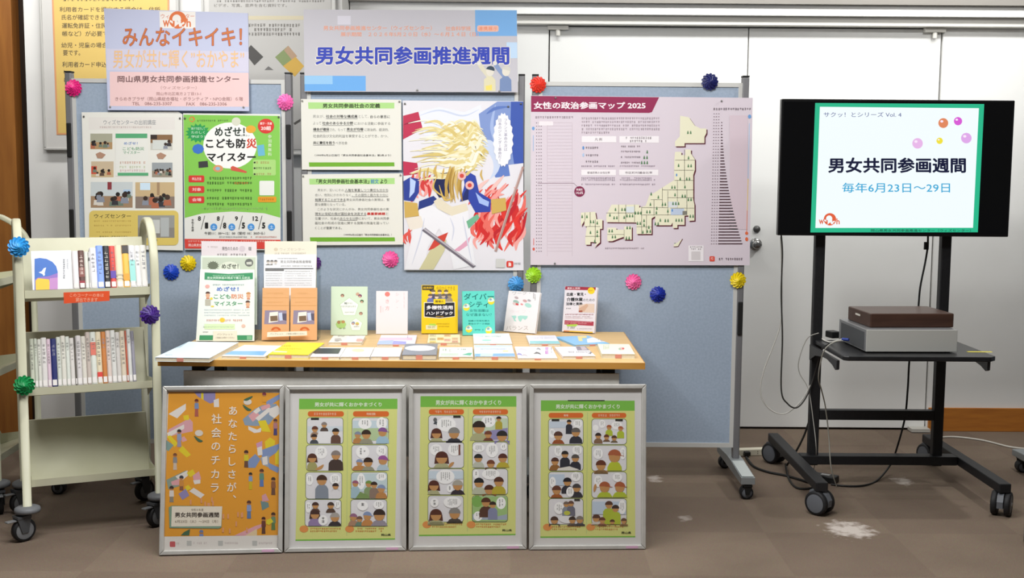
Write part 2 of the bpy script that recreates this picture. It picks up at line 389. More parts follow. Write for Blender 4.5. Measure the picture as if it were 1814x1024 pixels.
# ---------------------------------------------------------------- display boards on castors
M_FAB = nmat('blue_grey_board_fabric', '98a6b8', 'a0aec0', 90, .9, spec=.1)
M_POST = nmat('grey_aluminium_post', '77777a', '808083', 8, .45, metal=.35, stretch=(1, 1, .2))
M_STILE = mat('c9c9c6', .45, .1)
M_BLACK = mat('161616', .55); M_RUB = mat('1d1d1f', .6); M_HUB = mat('62656b', .5); M_STEEL = mat('b9bcc0', .3, .8)
BY = 5.25
def castor(parent, x, y, r=.03, wd=.04, twin=False, top=None, yaw=0, hub=M_HUB, name='castor', mount=M_BLACK):
    """swivel castor under the point x,y; wheel(s) are sub-parts"""
    T = Matrix.Translation((x, y, 0)) @ Matrix.Rotation(yaw, 4, 'Z'); top = top or r * 2.6
    m = MB(); m.tube([T @ Vector((0, 0, 2 * r * .82)), T @ Vector((0, 0, top))], r * .3, mount)
    if twin:
        m.prism([(-r * .95, r * .75), (r * .2, r * .75), (r * 1.0, r * 1.3), (r * .8, r * 1.9), (r * .1, r * 2.12), (-r * .7, r * 1.8), (-r * 1.0, r * 1.3)], -wd * .17, wd * .17, hub, T @ AX_Y)
    else:
        m.box(-r * .5, -wd * .75, r * 2.05, r * .7, wd * .75, r * 2.25, mount, T)
        for sg in (-1, 1):
            m.prism([(-r * .25, r * .8), (r * .3, r * .8), (r * .7, r * 2.1), (-r * .5, r * 2.1)], sg * wd * .62 - .002, sg * wd * .62 + .002, mount, T @ AX_Y)
    f = m.build(name, parent)
    for off in ((-wd * .36, wd * .36) if twin else (0,)):
        w2 = wd * .17 if twin else wd * .5; sgn = -1 if off <= 0 else 1
        Tw = T @ Matrix.Translation((0, off, r)) @ Matrix.Rotation(math.pi / 2, 4, 'X')
        k = MB().lathe([(r * .78, w2), (r * .93, w2 * .95), (r, w2 * .55), (r, -w2 * .55), (r * .93, -w2 * .95), (r * .78, -w2)], M_RUB, Tw, 28)
        k.lathe([(0, w2 * 1.05), (r * .5, w2 * 1.05), (r * .78, w2 * .85)], hub, Tw, 24).lathe([(r * .78, -w2 * .85), (r * .5, -w2 * 1.05), (0, -w2 * 1.05)], hub, Tw, 24)
        k.lathe([(0, w2 * 1.25), (r * .16, w2 * 1.2), (r * .16, w2 * .9)], M_STEEL, Tw, 12)
        k.build('wheel', f)
    return f
def board(label, xl, xr, handles=()):
    """xl, xr: world x of the two post centres"""
    t = thing('display_board', label, 'display board', ((xl + xr) / 2, BY, 0), group='castored display boards')
    h = (xr - xl) / 2; zb, zt = .165, 1.80
    pw = .0145
    for s in (-1, 1):
        x = s * h
        m = MB().box(x - pw, -.022, .10, x + pw, .022, 1.825, M_POST); p = m.build('post', t, bevel=.005)
        MB().box(x - pw, -.022, 1.825, x + pw, .022, 1.832, M_BLACK).build('end_cap', p)
        for hz in handles:
            MB().box(x - .011, -.031, hz - .075, x + .011, -.0222, hz + .075, M_BLACK).build('coupling_clip', p, bevel=.004)
        f = MB().prism([(-.30, .07), (.30, .07), (.30, .10), (.05, .115), (-.05, .115), (-.30, .10)], x - .03, x + .03, mat('8f9496', .4, .3), AX_X)
        f.prism([(-.292, .1025), (-.06, .1135), (-.06, .1155), (-.292, .1045)], x - .026, x + .026, mat('b4bab8', .45), AX_X)
        f.build('foot', t, bevel=.004)
        for yy in (-.265, .265): castor(t, x, yy, .029, .045, top=.071)
    i = h - pw
    MB().box(-i + .016, -.012, zb + .02, i - .016, .012, zt - .016, M_FAB).build('fabric_panel', t)
    m = MB().box(-i, -.017, zb, -i + .017, .017, zt, M_STILE).box(i - .017, -.017, zb, i, .017, zt, M_STILE)
    m.box(-i + .017, -.017, zt - .018, i - .017, .017, zt, M_STILE).box(-i + .017, -.017, zb, i - .017, .017, zb + .02, M_STILE); m.build('panel_frame', t)
    return t
BX = lambda x, y=400: onY(x, y, BY).x
board('blue-grey display board on the left, behind the book cart, with dark couplings on its posts', BX(128, 300), BX(513.5, 300), (1.53, 1.15, .92))
board('middle blue-grey display board, carrying the long banner and flag poster', BX(540.5, 300), BX(923, 300))
board('right-hand blue-grey display board behind the map poster, its foot showing', BX(947, 300), BX(1316, 300), (.757,))
def zb_(y): return onY(1300, y, BY - .03).z
# ---------------------------------------------------------------- folding table with grey modesty panel
TT = .700
fl, fr = onZ(272.5, 640.5, TT), onZ(1140.5, 639.5, TT); br = onZ(1098, 588, TT)
TYF, TYB = (fl.y + fr.y) / 2, br.y
M_TOP = nmat('pale_maple_laminate', 'cbaa76', 'd2b27e', 4, .45, stretch=(.5, 8, 1)); M_EDGE = nmat('oak_edge_band', 'b07c34', 'bd8a40', 5, .5, stretch=(.6, 6, 6))
t = thing('folding_table', 'long pale wood folding table with a grey modesty panel in front of the boards', 'table', ((fl.x + fr.x) / 2, (TYF + TYB) / 2, 0))
hw, hd = (fr.x - fl.x) / 2, (TYB - TYF) / 2
MB().box(-hw + .003, -hd + .003, TT - .024, hw - .003, hd - .003, TT, M_TOP).build('tabletop', t)
m = MB().box(-hw, -hd, TT - .0245, hw, -hd + .0028, TT - .0005, M_EDGE).box(-hw, hd - .0028, TT - .0245, hw, hd, TT - .0005, M_EDGE)
m.box(-hw, -hd + .0028, TT - .0245, -hw + .0028, hd - .0028, TT - .0005, M_EDGE).box(hw - .0028, -hd + .0028, TT - .0245, hw, hd - .0028, TT - .0005, M_EDGE); m.build('edge_band', t)
PANEL = TYF + .03; pa, pb = onY(325, 657, PANEL), onY(1097, 657, PANEL); tx = (fl.x + fr.x) / 2
MB().box(pa.x - tx, -hd + .03, .33, pb.x - tx, -hd + .042, pa.z, nmat('grey_modesty_laminate', 'c6c4be', 'cccac4', 60, .6)).build('modesty_panel', t)
M_DM = mat('2b2b2d', .4, .5)
for s in (-1, 1):
    m = MB(); x = s * (hw - .13)
    m.box(x - .02, -.03, .06, x + .02, .03, TT - .05, M_DM).box(x - .022, -hd + .17, .025, x + .022, hd - .04, .06, M_DM); l = m.build('leg', t, bevel=.004)
    for yy in (-hd + .2, hd - .07): MB().tube([(x, yy, 0), (x, yy, .026)], .016, M_RUB).build('foot_pad', l)
    MB().box(x - .025, -hd + .08, TT - .055, x + .025, hd - .06, TT - .0246, M_DM).build('support_bracket', t)
    MB().tube([(x, -hd + .12, TT - .075), (x, -hd + .12, TT - .05)], .008, M_STEEL).build('folding_knob', t)
MB().tube([(-hw + .13, .02, .45), (hw - .13, .02, .45)], .014, M_DM).build('stretcher', t)
# ---------------------------------------------------------------- television on its castored stand
SY = 5.23
M_STAND = nmat('black_powder_coat', '17171a', '1c1c1e', 120, .5); M_SHELF = nmat('black_shelf_laminate', '1b1b1d', '212123', 40, .35)
xa, xb = onY(1446, 600, SY).x, onY(1667, 600, SY).x
t = thing('television_stand', 'black castored stand with an open shelf, carrying the television', 'stand', ((xa + xb) / 2, SY, 0))
px = (xb - xa) / 2; fx0, fx1 = onZ(1465, 868, .13).x - (xa + xb) / 2, onZ(1788, 866, .13).x - (xa + xb) / 2
for s in (-1, 1):
    MB().box(s * px - .022, -.02, .09, s * px + .022, .02, 1.5, M_STAND).build('post', t, bevel=.004)
    x = fx0 if s < 0 else fx1
    MB().box(x - .025, -.5, .10, x + .025, .42, .14, M_STAND).build('foot_bar', t, bevel=.004)
    for yy, yw in ((-.47, .5 if s < 0 else -.55), (.385, .35)):
        castor(t, x, yy, .051, .072, True, .102, yw + math.pi / 2 + (0.25 if s < 0 else 0))
MB().box(fx0 + .026, -.045, .10, fx1 - .026, .02, .14, M_STAND).build('base_crossbar', t, bevel=.003)
MB().box(-px + .0225, -.02, .30, px - .0225, .02, .345, M_STAND).build('crossbar', t, bevel=.003)
MB().box(-px + .0225, -.0, 1.25, px - .0225, .02, 1.32, M_STAND).build('television_mount', t)
SZ = .665
s0, s1 = onZ(1495, 631, SZ), onZ(1769, 633, SZ); cx_ = (xa + xb) / 2
sb = SY - .0205
ox = [s0.x - cx_, s1.x - cx_]; fy = (s0.y + s1.y) / 2 - SY
m = MB().prism([(ox[0], fy + .015), (ox[0] + .02, fy), (ox[1] - .03, fy), (ox[1], fy + .03), (ox[1], -.022), (ox[0], -.022)], SZ - .02, SZ, M_SHELF); m.build('shelf', t, bevel=.004)
for s in (-1, 1):
    x = s * (px + .0225 + .006) if s < 0 else px + .03
    prof = [(-.022, SZ - .021), (fy + .02, SZ - .021), (fy + .022, SZ - .058), (fy + .04, SZ - .064), (fy + .09, SZ - .05), (fy + .17, SZ - .04), (fy + .25, SZ - .042), (-.12, SZ - .056), (-.06, SZ - .078), (-.022, SZ - .09)]
    MB().prism(prof, x - .006, x + .006, M_SHELF, AX_X).build('shelf_bracket', t)
a_, b_ = onZ(1713, 623, SZ + .0004), onZ(1756, 623, SZ + .0004)
MB().box(a_.x - cx_, a_.y - SY - .012, SZ + .0002, b_.x - cx_, a_.y - SY + .008, SZ + .0008, mat('e6d93a', .5)).build('yellow_tape', t)
# television
TY = 5.135
c0, c1 = onY(1386, 176, TY), onY(1798, 177, TY); c2 = onY(1376.5, 418.5, TY); c3 = onY(1787, 418.5, TY)
tx0, tx1, tz0, tz1 = (c0.x + c2.x) / 2, (c1.x + c3.x) / 2, (c2.z + c3.z) / 2, (c0.z + c1.z) / 2
tv = thing('television', 'flat-screen television on the black stand, showing a white slide with a green border', 'television', ((tx0 + tx1) / 2, TY, tz0))
MB().box(tx0, TY, tz0, tx1, TY + .035, tz1, mat('0b0b0c', .3)).build('casing', tv, Matrix.Identity(4), bevel=.004)
MB().box((tx0 + tx1) / 2 - .3, TY + .036, tz0 + .1, (tx0 + tx1) / 2 + .3, TY + .072, tz1 - .12, mat('101011', .5)).build('back_housing', tv, Matrix.Identity(4), bevel=.01)
s = wallsheet(1586, 297, TY - .0012, z=.0002, step=.00002); s.rough = .12
s.paper([(1389, 180), (1795, 181), (1784, 414), (1379.5, 414)], '050506', .001)
s.view(1360, 160, 3.531); s.em = 1.0
s.poly([(297, 79), (1354, 86), (1314, 888), (267, 889)], '27b98b'); s.poly([(326, 103), (1321, 112), (1284, 860), (298, 861)], 'f4fdff')
s.text('サクッ！とシリーズ Vol. 4', 350, 136, 836, 168, '59649a', .004)
s.text('男女共同参画週間', 378, 420, 1240, 517, '0b1236', .03); s.text('毎年6月23日～29日', 466, 578, 1140, 640, '35a9d8', .008)
for x, y, r, h in ((937, 332, 33, 'e9b8ea'), (1098, 205, 31, 'e2885e'), (1190, 193, 26, 'd95cd6'), (1242, 299, 33, 'e0a9ea'), (1075, 316, 20, 'f2e23c')):
    s.ell(x, y, r, r, h); s.ell(x - r * .3, y - r * .35, r * .3, r * .25, 'fbe9fb')
s.text('岡山県男女共同参画推進センター（ウィズセンター）', 645, 868, 1270, 886, '14483a', .01)
def with_logo(s, x0, y0, x1, y1, h='e2603a', paper='f6f6f6', word=True):
    """round orange emblem with a white ribbon, between a script W and h"""
    W, H = x1 - x0, y1 - y0; cx, cy, r = x0 + W * .53, y0 + H * .5, H * .5
    s.ell(cx, cy, r, r, h, 24); s.ell(cx - r * .12, cy - r * .1, r * .5, r * .52, paper, 18)
    s.poly([(cx - r * .55, cy + r * .95), (cx - r * .2, cy + r * .2), (cx + r * .25, cy + r * .15), (cx + r * .62, cy + r * .9), (cx + r * .1, cy + r * .45)], paper)
    s.curve([(cx - r * .9, cy + r * .1), (cx - r * .3, cy + r * .4), (cx, cy + r * .1), (cx + r * .3, cy + r * .5), (cx + r * .75, cy + r * .3)], r * .22, paper, False)
    if word:
        s.text('w', x0, y0 + H * .52, x0 + W * .24, y0 + H * .9, h, .02); s.text('h', x0 + W * .84, y0 + H * .42, x1, y0 + H * .9, h, .02)
        s.text('ı', x0 + W * .36, y0 + H * .55, x0 + W * .42, y0 + H * .9, h, .02); s.text('t', cx + r * .05, y0 + H * .5, cx + r * .4, y0 + H * .9, paper, .02)
with_logo(s, 320, 768, 450, 846, 'e2603a', 'f4fdff')
s.build('screen', tv)
# ---------------------------------------------------------------- notices on the left wall
WHT = 'dcdad6'; INK = '3a3432'
M_NF = mat('b9b8b4', .4, .2)
NY = LY - .03
def notice_frame(label, pts, kind='notice_board'):
    """shallow wall frame from its photo corners (left, top off-frame, right, bottom)"""
    a, b = onY(pts[0], pts[3], NY), onY(pts[2], pts[3], NY); zt_ = 2.52; wf = .012
    t = thing(kind, label, 'notice board', (a.x, NY, a.z)); W, H = b.x - a.x, zt_ - a.z
    MB().box(wf, .001, wf, W - wf, .028, H - wf, mat('c4c2be', .6)).build('backing', t)
    m = MB().box(0, -.006, 0, W, .029, wf, M_NF).box(0, -.006, H - wf, W, .029, H, M_NF).box(0, -.006, wf, wf, .029, H - wf, M_NF).box(W - wf, -.006, wf, W, .029, H - wf, M_NF)
    m.build('frame', t, bevel=.003); return t
n1 = notice_frame('wall notice board at the upper left holding a yellow notice with an orange border', (78, 0, 322, 266))
s = wallsheet(200, 120, NY - .001); s.view(0, 0, 3.938)
s.paper([(360, -60), (1180, -60), (1180, 935), (395, 940)], 'cf9468', .0015)
s.poly([(372, -50), (1168, -50), (1168, 922), (407, 928)], 'd2b468')
for tx, x0, y0, x1, y1 in (('利用者カードを提出する場合は、住所', 415, 48, 1118, 84), ('氏名が確認できるもの（', 430, 102, 850, 140), ('運転免許証・住民票・手', 432, 160, 860, 198), ('帳など）が必要です。', 434, 216, 810, 254), ('幼児・児童の場合は必', 428, 296, 830, 334), ('要です。', 440, 350, 560, 388), ('利用者カード申込書を記入', 434, 430, 900, 470), ('し', 445, 490, 470, 516), ('に', 447, 544, 474, 572)):
    s.text(tx, x0, y0, x1, y1, '4a4238', .012, True)
s.scrib(440, -8, 960, 8, '4a4238', 30)
o = ext(s.build('notice'), 'yellow paper notice with orange edge and black lines, on the upper left wall board', 'notice')
n2 = notice_frame('wall notice board seen between the two big signs, holding a pale notice with tilted photos', (362, 0, 597, 274))
s = wallsheet(480, 100, NY - .001); s.view(370, 0, 4.267)
s.paper([(0, -60), (925, -60), (925, 1130), (0, 1130)], 'b2b0ac', .0015)
s.text('ビデオ、写真、音声を含む資料です。', 40, 28, 590, 54, '6a6660', .006)
for y, x1 in ((180, 700), (212, 625), (246, 700)): s.scrib(300, y, x1, y + 24, '5c5750', 22)
s.scrib(60, 2, 880, 16, '5c5750', 20)
s.poly([(318, 340), (412, 430), (345, 495), (270, 400)], '4c4a48'); s.poly([(450, 500), (490, 530), (420, 530)], '6a6866')
s.poly([(600, 345), (668, 425), (570, 510), (500, 432)], '7c8a5c'); s.poly([(600, 345), (668, 425), (630, 455), (568, 380)], 'a58a70'); s.poly([(655, 430), (720, 500), (650, 580), (560, 500)], 'bf9a45')
s.poly([(640, 930), (720, 880), (720, 900), (650, 945)], '55524e')
s.poly([(0, 120), (925, 120), (925, 150), (0, 150)], 'bdb49a')
ext(s.build('notice'), 'pale notice with tilted photographs, behind the gap between the two big signs', 'notice')
# ---------------------------------------------------------------- signs and posters on the boards
PY, GY = BY - .026, BY - .040
def pin(o, s, pts, h='8a8a86'):
    for x, y in pts:
        u, v = s.loc(x, y); T = Matrix.Translation((u, v, 0))
        MB().lathe([(0, .006), (.0035, .006), (.0045, .004), (.0025, .002), (.0025, .0002)], mat(h, .3), T, 10).build('push_pin', o)
# pink and lilac sign
s = wallsheet(315, 100, GY); s.view(0, 0, 3.938)
s.paper([(725, 58), (1730, 92), (1738, 775), (752, 768)], 'c3c8e2', .006)
s.poly([(742, 340), (1734, 360), (1735, 500), (748, 490)], 'd2cfe2'); s.poly([(765, 500), (1734, 508), (1736, 745), (768, 740)], 'eccaca')
s.poly([(1112, 78), (1364, 82), (1364, 200), (1116, 196)], 'f0ebe6')
s.text('ウィズセンター', 1122, 96, 1356, 130, 'd4856c', .008); with_logo(s, 1136, 78, 1332, 200, 'dd7440', 'f0ebe6')
s.text('みんなイキイキ！', 854, 190, 1690, 325, '96506a', .028); s.text('みんなイキイキ！', 856, 192, 1688, 322, 'd0783c', .004)
s.text('男女が共に輝く”おかやま”', 788, 345, 1705, 478, 'd9b7c0', .02); s.text('男女が共に輝く”おかやま”', 790, 347, 1703, 476, 'ecc48a', .0)
s.text('岡山県男女共同参画推進センター', 820, 528, 1668, 575, '6a4a4c', .016)
s.text('（ウィズセンター）', 1122, 600, 1372, 624, 'b9938f', .004); s.text('岡山市北区南方２丁目13-1', 1092, 642, 1402, 666, 'a87f7c', .004)
s.text('きらめきプラザ（岡山県総合福祉・ボランティア・NPO会館）６階', 805, 676, 1695, 704, '9c7573', .004)
s.text('TEL　086-235-3307', 922, 712, 1200, 734, '9c7573', .008); s.text('FAX　086-235-3306', 1300, 714, 1582, 736, '9c7573', .008)
o = ext(s.build('hanging_sign'), 'lilac and pink sign with orange lettering, at the top of the left display board', 'sign')
pin(o, s, ((770, 745), (1700, 748)))
# long banner
s = wallsheet(728, 90, GY); s.view(520, 0, 4.267)
s.paper([(75, 72), (1688, 78), (1696, 698), (84, 692)], 'bebcc4', .003)
s.poly([(1372, 76), (1687, 78), (1689, 272), (1374, 272)], '72a8de'); s.poly([(1610, 320), (1690, 320), (1692, 440), (1640, 440), (1638, 400), (1610, 400)], 'b9d2ec')
s.poly([(82, 572), (545, 574), (546, 688), (84, 688)], '69a6e2'); s.poly([(82, 572), (295, 572), (296, 636), (83, 636)], '92c0e6')
s.poly([(332, 120), (432, 120), (432, 186), (332, 186)], 'cfcdd8')
s.text('男女共同参画推進センター（ウィズセンター）', 226, 194, 1046, 230, 'e39a7c', .014); s.text('社会科学班', 1150, 198, 1340, 232, 'e39a7c', .014)
s.rr(1388, 192, 1550, 240, 14, 'e6b7a8'); s.text('連携展示', 1396, 200, 1542, 234, 'e08a68', .014)
s.text('展示期間　２０２６年5月２０日（水）～６月１４日（日）', 356, 242, 1398, 276, 'e39a7c', .012)
s.text('男女共同参画推進週間', 160, 344, 1638, 497, 'e9e2d4', .06); s.text('男女共同参画推進週間', 166, 348, 1632, 490, '2c3fae', .034)
def cheer(x, y, hair, coat, arm):
    s.curve([(x + 20, y + 20), (x - 45, y - 60), (x - 72, y - 100)], 34, arm, False); s.ell(x - 76, y - 108, 17, 17, 'd8d6cf', 12)
    s.poly([(x - 40, y + 105), (x - 38, y + 15), (x - 8, y - 8), (x + 25, y - 8), (x + 48, y + 20), (x + 50, y + 105)], coat); s.ell(x + 8, y - 45, 30, 36, 'd9d4c8', 16); s.ell(x + 10, y - 58, 32, 28, hair, 14, 190, 380)
cheer(1478, 585, '2f4252', 'd5cfae', 'd2cdb8'); s.poly([(1452, 650), (1500, 640), (1500, 682), (1455, 682)], 'e6d36a'); cheer(1598, 585, 'c9c6bd', '7287b0', '7f93ba')
o = ext(s.build('banner'), 'long white banner with big blue lettering and blue corner blocks, above the middle board', 'banner')
pin(o, s, ((935, 682), (1556, 690)))
# photo poster of lectures
s = wallsheet(230, 320, PY); s.view(120, 180, 3.7925)
s.paper([(93, 72), (740, 66), (770, 85), (774, 1000), (118, 985)], 'e6e5de', .0008)
s.rect(140, 105, 720, 188, 'e3dfda'); s.text('ウィズセンターの出前講座', 240, 122, 592, 156, '8c8f94', .006); s.scrib(215, 166, 560, 178, 'c0a9a4', 14)
s.photo(152, 215, 300, 320, 'a9a894', 'b09068', 7, 1); s.photo(556, 222, 704, 325, '8a6a4c', 'c9c8c0', 2, 2, ((.1, .35, .8, .95, 'd2d6d2'), (0, 0, .3, .3, '3a302c')))
s.photo(158, 402, 308, 508, 'c9b69a', 'c9b088', 5, 3, ((.0, .3, .25, .8, 'c9503c'),)); s.photo(566, 410, 704, 508, '9aa0a4', '9a9080', 10, 4)
s.photo(155, 540, 436, 712, 'c9d0d2', 'a08468', 12, 5, ((.4, 0, .5, .3, '8a3a40'), (.78, .3, .95, .5, 'a9c4e0'))); s.photo(455, 542, 718, 716, 'c9b088', '8a7a70', 11, 6, ((.12, .02, .38, .3, 'cfe4f4'), (.55, .0, .62, .5, 'a5886a')))
for x, y in ((222, 362), (630, 366)): s.poly([(x - 34, y - 10), (x - 5, y - 24), (x + 34, y - 6), (x + 10, y + 20), (x - 22, y + 18)], 'b08a74')
s.rect(322, 215, 540, 500, 'e6e6e0'); s.rect(322, 215, 535, 246, '5aa878'); s.rect(336, 478, 542, 498, '5aa878'); s.text('めざせ！', 378, 270, 470, 290, '4a74b8', .02); s.text('こども防災', 370, 305, 515, 328, '6aa07a', .02); s.text('マイスター', 374, 332, 486, 352, '6aa07a', .02)
for y, h in ((402, 'e0a890'), (432, 'c4cfa0'), (456, 'd9b0b0')): s.scrib(350, y, 520, y + 16, h, 16)
s.rr(145, 732, 745, 965, 30, 'dcc46a'); s.text('ウィズセンター', 178, 754, 426, 784, '5a5236', .014)
for y in (798, 828, 872): s.scrib(178, y, 430, y + 10, 'c09c50', 14)
s.scrib(215, 902, 410, 918, '7a7040', 16); s.scrib(220, 926, 470, 938, '7a7040', 16)
s.photo(472, 764, 718, 915, '9a9a96', '8a8680', 0, 8, ((.3, .2, .6, .8, 'c9cbc8'), (.62, .1, .85, .95, 'b4b8b8'))); s.scrib(570, 926, 612, 938, '7a7040', 12)
o = ext(s.build('poster'), 'white poster of small lecture photographs above a mustard panel, on the left board', 'poster'); pin(o, s, ((110, 100), (755, 112)), '5a5a58')
# green disaster poster
s = wallsheet(412, 320, PY - .002); s.view(120, 180, 3.7925)
s.paper([(775, 78), (1428, 84), (1430, 998), (786, 994)], 'e3e3de', .0008)
s.poly([(778, 88), (1425, 96), (1428, 780), (1320, 750), (1105, 738), (900, 752), (786, 782)], '84c554')
pts = [(875 + (86 if k % 2 else 66) * math.cos(k * math.pi / 16), 212 + (66 if k % 2 else 50) * math.sin(k * math.pi / 16)) for k in range(32)]; s.poly(pts, '2f9a54')
for tx, y in (('親子で協力して', 172), ('たのしく', 198), ('学ぼう！', 226)): s.text(tx, 830, y, 922, y + 18, 'bfe0c4', .012)
s.ell(1090, 295, 180, 155, 'f1f1ee', 32)
s.text('めざせ！', 988, 168, 1190, 234, '22332a', .03); s.text('こども防', 928, 248, 1196, 314, '222222', .035); s.text('災', 1200, 248, 1270, 314, 'c9402c', .035); s.text('マイスター', 936, 342, 1264, 402, '222222', .035)
s.text('ぼうさい', 1162, 222, 1222, 234, '555555', .01)
with_logo(s, 806, 100, 862, 138, 'd9803c', '84c554', False); s.scrib(870, 122, 1078, 134, '5f8a48', 14)
s.ell(1132, 134, 30, 28, 'd4d6c4'); s.ell(1230, 186, 34, 26, 'e2a83c'); s.ell(876, 318, 40, 34, '3f74c8', 8); s.poly([(1272, 295), (1318, 288), (1326, 362), (1280, 366)], '6cb4d2')
s.poly([(878, 404), (940, 398), (944, 440), (880, 446)], '3c3c3e'); s.ell(1010, 450, 34, 24, 'd9986a'); s.ell(1008, 450, 16, 12, '8fb8d0'); s.poly([(1095, 440), (1110, 432), (1205, 470), (1198, 480), (1098, 462)], 'd05a48')
s.ell(1332, 165, 55, 50, 'd23a34', 24); s.text('親子・先着', 1292, 138, 1372, 156, 'f3dcd8', .02); s.text('20組', 1298, 164, 1366, 192, 'f3dcd8', .03)
s.vtext('参加費無料', 1358, 220, 368, 26, 'dcebc8', .01)
s.rr(1245, 390, 1398, 496, 10, 'a9d47e')
for y in (404, 442, 482): s.rect(1250, y, 1262, y + 11, '222222'); s.scrib(1266, y - 2, 1380, y + 13, 'b07a50' if y != 442 else '4c6a38', 15)
for y, tx in ((496, '申込方法'), (567, '対象'), (636, '会場')): s.rr(812, y, 918, y + 46, 10, 'd23c34'); s.text(tx, 836, y + 12, 898, y + 34, 'f0d0cc', .02)
for y in (506, 538, 588, 640, 680): s.scrib(936, y, 1250, y + 18, '4f6e38', 17)
s.scrib(1120, 540, 1210, 556, 'd9803c', 16)
s.rr(1288, 532, 1388, 630, 8, 'e6e8e2'); s.rr(1278, 638, 1402, 676, 8, 'e09a2c'); s.scrib(1290, 650, 1390, 664, 'a8681c', 14); s.scrib(900, 710, 1350, 726, 'a8d480', 16)
s.vtext('令和８年度', 840, 788, 872, 17, '333333', .01)
for a, b, xa_, sl, xb_, dt in (('8', '1', 875, 905, 922, 982), ('8', '8', 1002, 1032, 1044, 1103), ('9', '5', 1124, 1158, 1170, 1232), ('12', '5', 1244, 1290, 1306, 1370)):
    s.text(a, xa_, 770, xa_ + 16 * len(a) + 4, 800, '222222', .02); s.line([(sl + 16, 766), (sl - 8, 858)], 3, '333333'); s.text(b, xb_, 812, xb_ + 22, 852, '222222', .04); s.ell(dt, 842, 23, 23, '4a92d6'); s.text('土', dt - 12, 830, dt + 12, 854, 'dbe8f4', .01)
s.text('午前11：00～12：00（受付 10：30から）', 920, 874, 1325, 894, '444444', .01); s.scrib(1020, 904, 1210, 914, '888888', 11); s.scrib(1230, 904, 1408, 914, 'd27a70', 11)
s.poly([(786, 922), (1430, 928), (1430, 990), (788, 986)], 'd6453c'); s.scrib(810, 932, 1400, 944, 'ecb8b0', 16); s.text('岡山県男女共同参画推進センター', 812, 954, 1080, 974, 'f0d4d0', .015)
o = ext(s.build('poster'), 'green poster with a white bubble of black lettering and four dates, on the left board', 'poster'); pin(o, s, ((1418, 104), (788, 112)), '5a5a58')
# the two text notices
def notice(label, pts, g1, title, body, foot, g2, ty, cols, uy):
    s = wallsheet(622, 240, PY - .002); s.view(520, 160, 3.1024); s.paper(pts, 'dfded6', .0012); s.poly(g1, 'a9d486'); s.poly(g2, '6fa832')
    for tx, x0, x1, h in title: s.text(tx, x0, ty[0], x1, ty[1], h, .03)
    for tx, x0, y0, x1, h, bd in body: s.text(tx, x0, y0, x1, y0 + uy, h, bd)
    s.text(foot[0], foot[1], foot[2], foot[3], foot[2] + 12, '5a5a5a', .008)
    for a, b, y in cols: s.line([(a, y), (b, y)], 2, '6a6a6a')
    o = ext(s.build('notice'), label, 'notice'); pin(o, s, ((pts[0][0] + 8, pts[0][1] + 10), (pts[1][0] - 10, pts[1][1] + 10))); return o
D, G = '3c3c3a', '8a8a86'
notice('upper of two white notices with green bars on the middle board', [(40, 48), (592, 52), (594, 438), (46, 436)], [(80, 66), (554, 68), (554, 100), (82, 102)], (('男女共同参画社会の定義', 160, 476, '3a4a2c'),),
       (('男女が、', 106, 135, 170, G, .0), ('社会の対等な構成員', 178, 135, 352, D, .02), ('として、', 358, 135, 412, G, 0), ('自らの意思に', 422, 137, 530, D, .01), ('よって', 108, 172, 152, G, 0), ('社会のあらゆる分野', 158, 172, 328, D, .02), ('における活動に参画する', 334, 174, 532, G, .005), ('機会が確保', 108, 206, 196, D, .02), ('され、もって', 200, 208, 286, G, 0), ('男女が均等', 292, 206, 384, D, .02), ('に政治的、経済的、', 390, 208, 524, G, .005), ('社会的及び文化的利益を享受することができ、かつ、', 108, 243, 520, G, .006), ('共に責任を担う', 108, 280, 226, D, .02), ('べき社会', 230, 281, 296, G, .005)),
       ('（1999年6月23日施行「男女共同参画社会基本法」第2条より）', 116, 351, 536), [(84, 396), (554, 396), (555, 418), (86, 420)], (72, 98), ((178, 352, 156), (158, 328, 193), (108, 196, 227), (292, 384, 227), (108, 226, 301)), 17)
notice('lower of two white notices with green bars, a red phrase in its text', [(46, 462), (598, 456), (602, 848), (52, 852)], [(86, 486), (556, 482), (556, 515), (88, 518)], (('「男女共同参画社会基本法」', 126, 416, '3a4a2c'), ('前文', 424, 468, '4a86b0'), ('より', 476, 514, '3a4a2c')),
       (('男女が、互いにその', 132, 541, 276, G, 0), ('人権を尊重しつつ責任も分かち', 282, 541, 520, '6a6a68', .004), ('合い、性別にかかわりなく、その個性と能力を十分に', 118, 568, 520, G, .004), ('発揮することができる', 118, 594, 286, '5a5a58', .008), ('男女共同参画社会の実現は、緊', 290, 594, 528, G, .004), ('要な課題となっている。', 118, 620, 286, G, .004), ('このような状況にかんがみ、男女共同参画社会の実', 132, 646, 524, G, .004), ('現を21世紀の我が国社会を決定する', 118, 671, 400, '6a6a68', .004), ('最重要課題', 404, 671, 504, 'c8342c', .02), ('と', 508, 671, 522, G, 0), ('位置づけ、社会のあらゆる分野において、男女共同参', 118, 697, 526, G, .004), ('画社会の形成の促進に関する施策の推進を図ってい', 118, 722, 524, G, .004), ('くことが重要である。', 118, 749, 266, G, .004)),
       ('（1999年6月23日施行「男女共同参画社会基本法」）', 276, 788, 540), [(90, 808), (556, 808), (558, 830), (92, 832)], (488, 513), ((282, 520, 558), (320, 520, 585), (118, 286, 611), (118, 400, 688), (250, 350, 714)), 15)
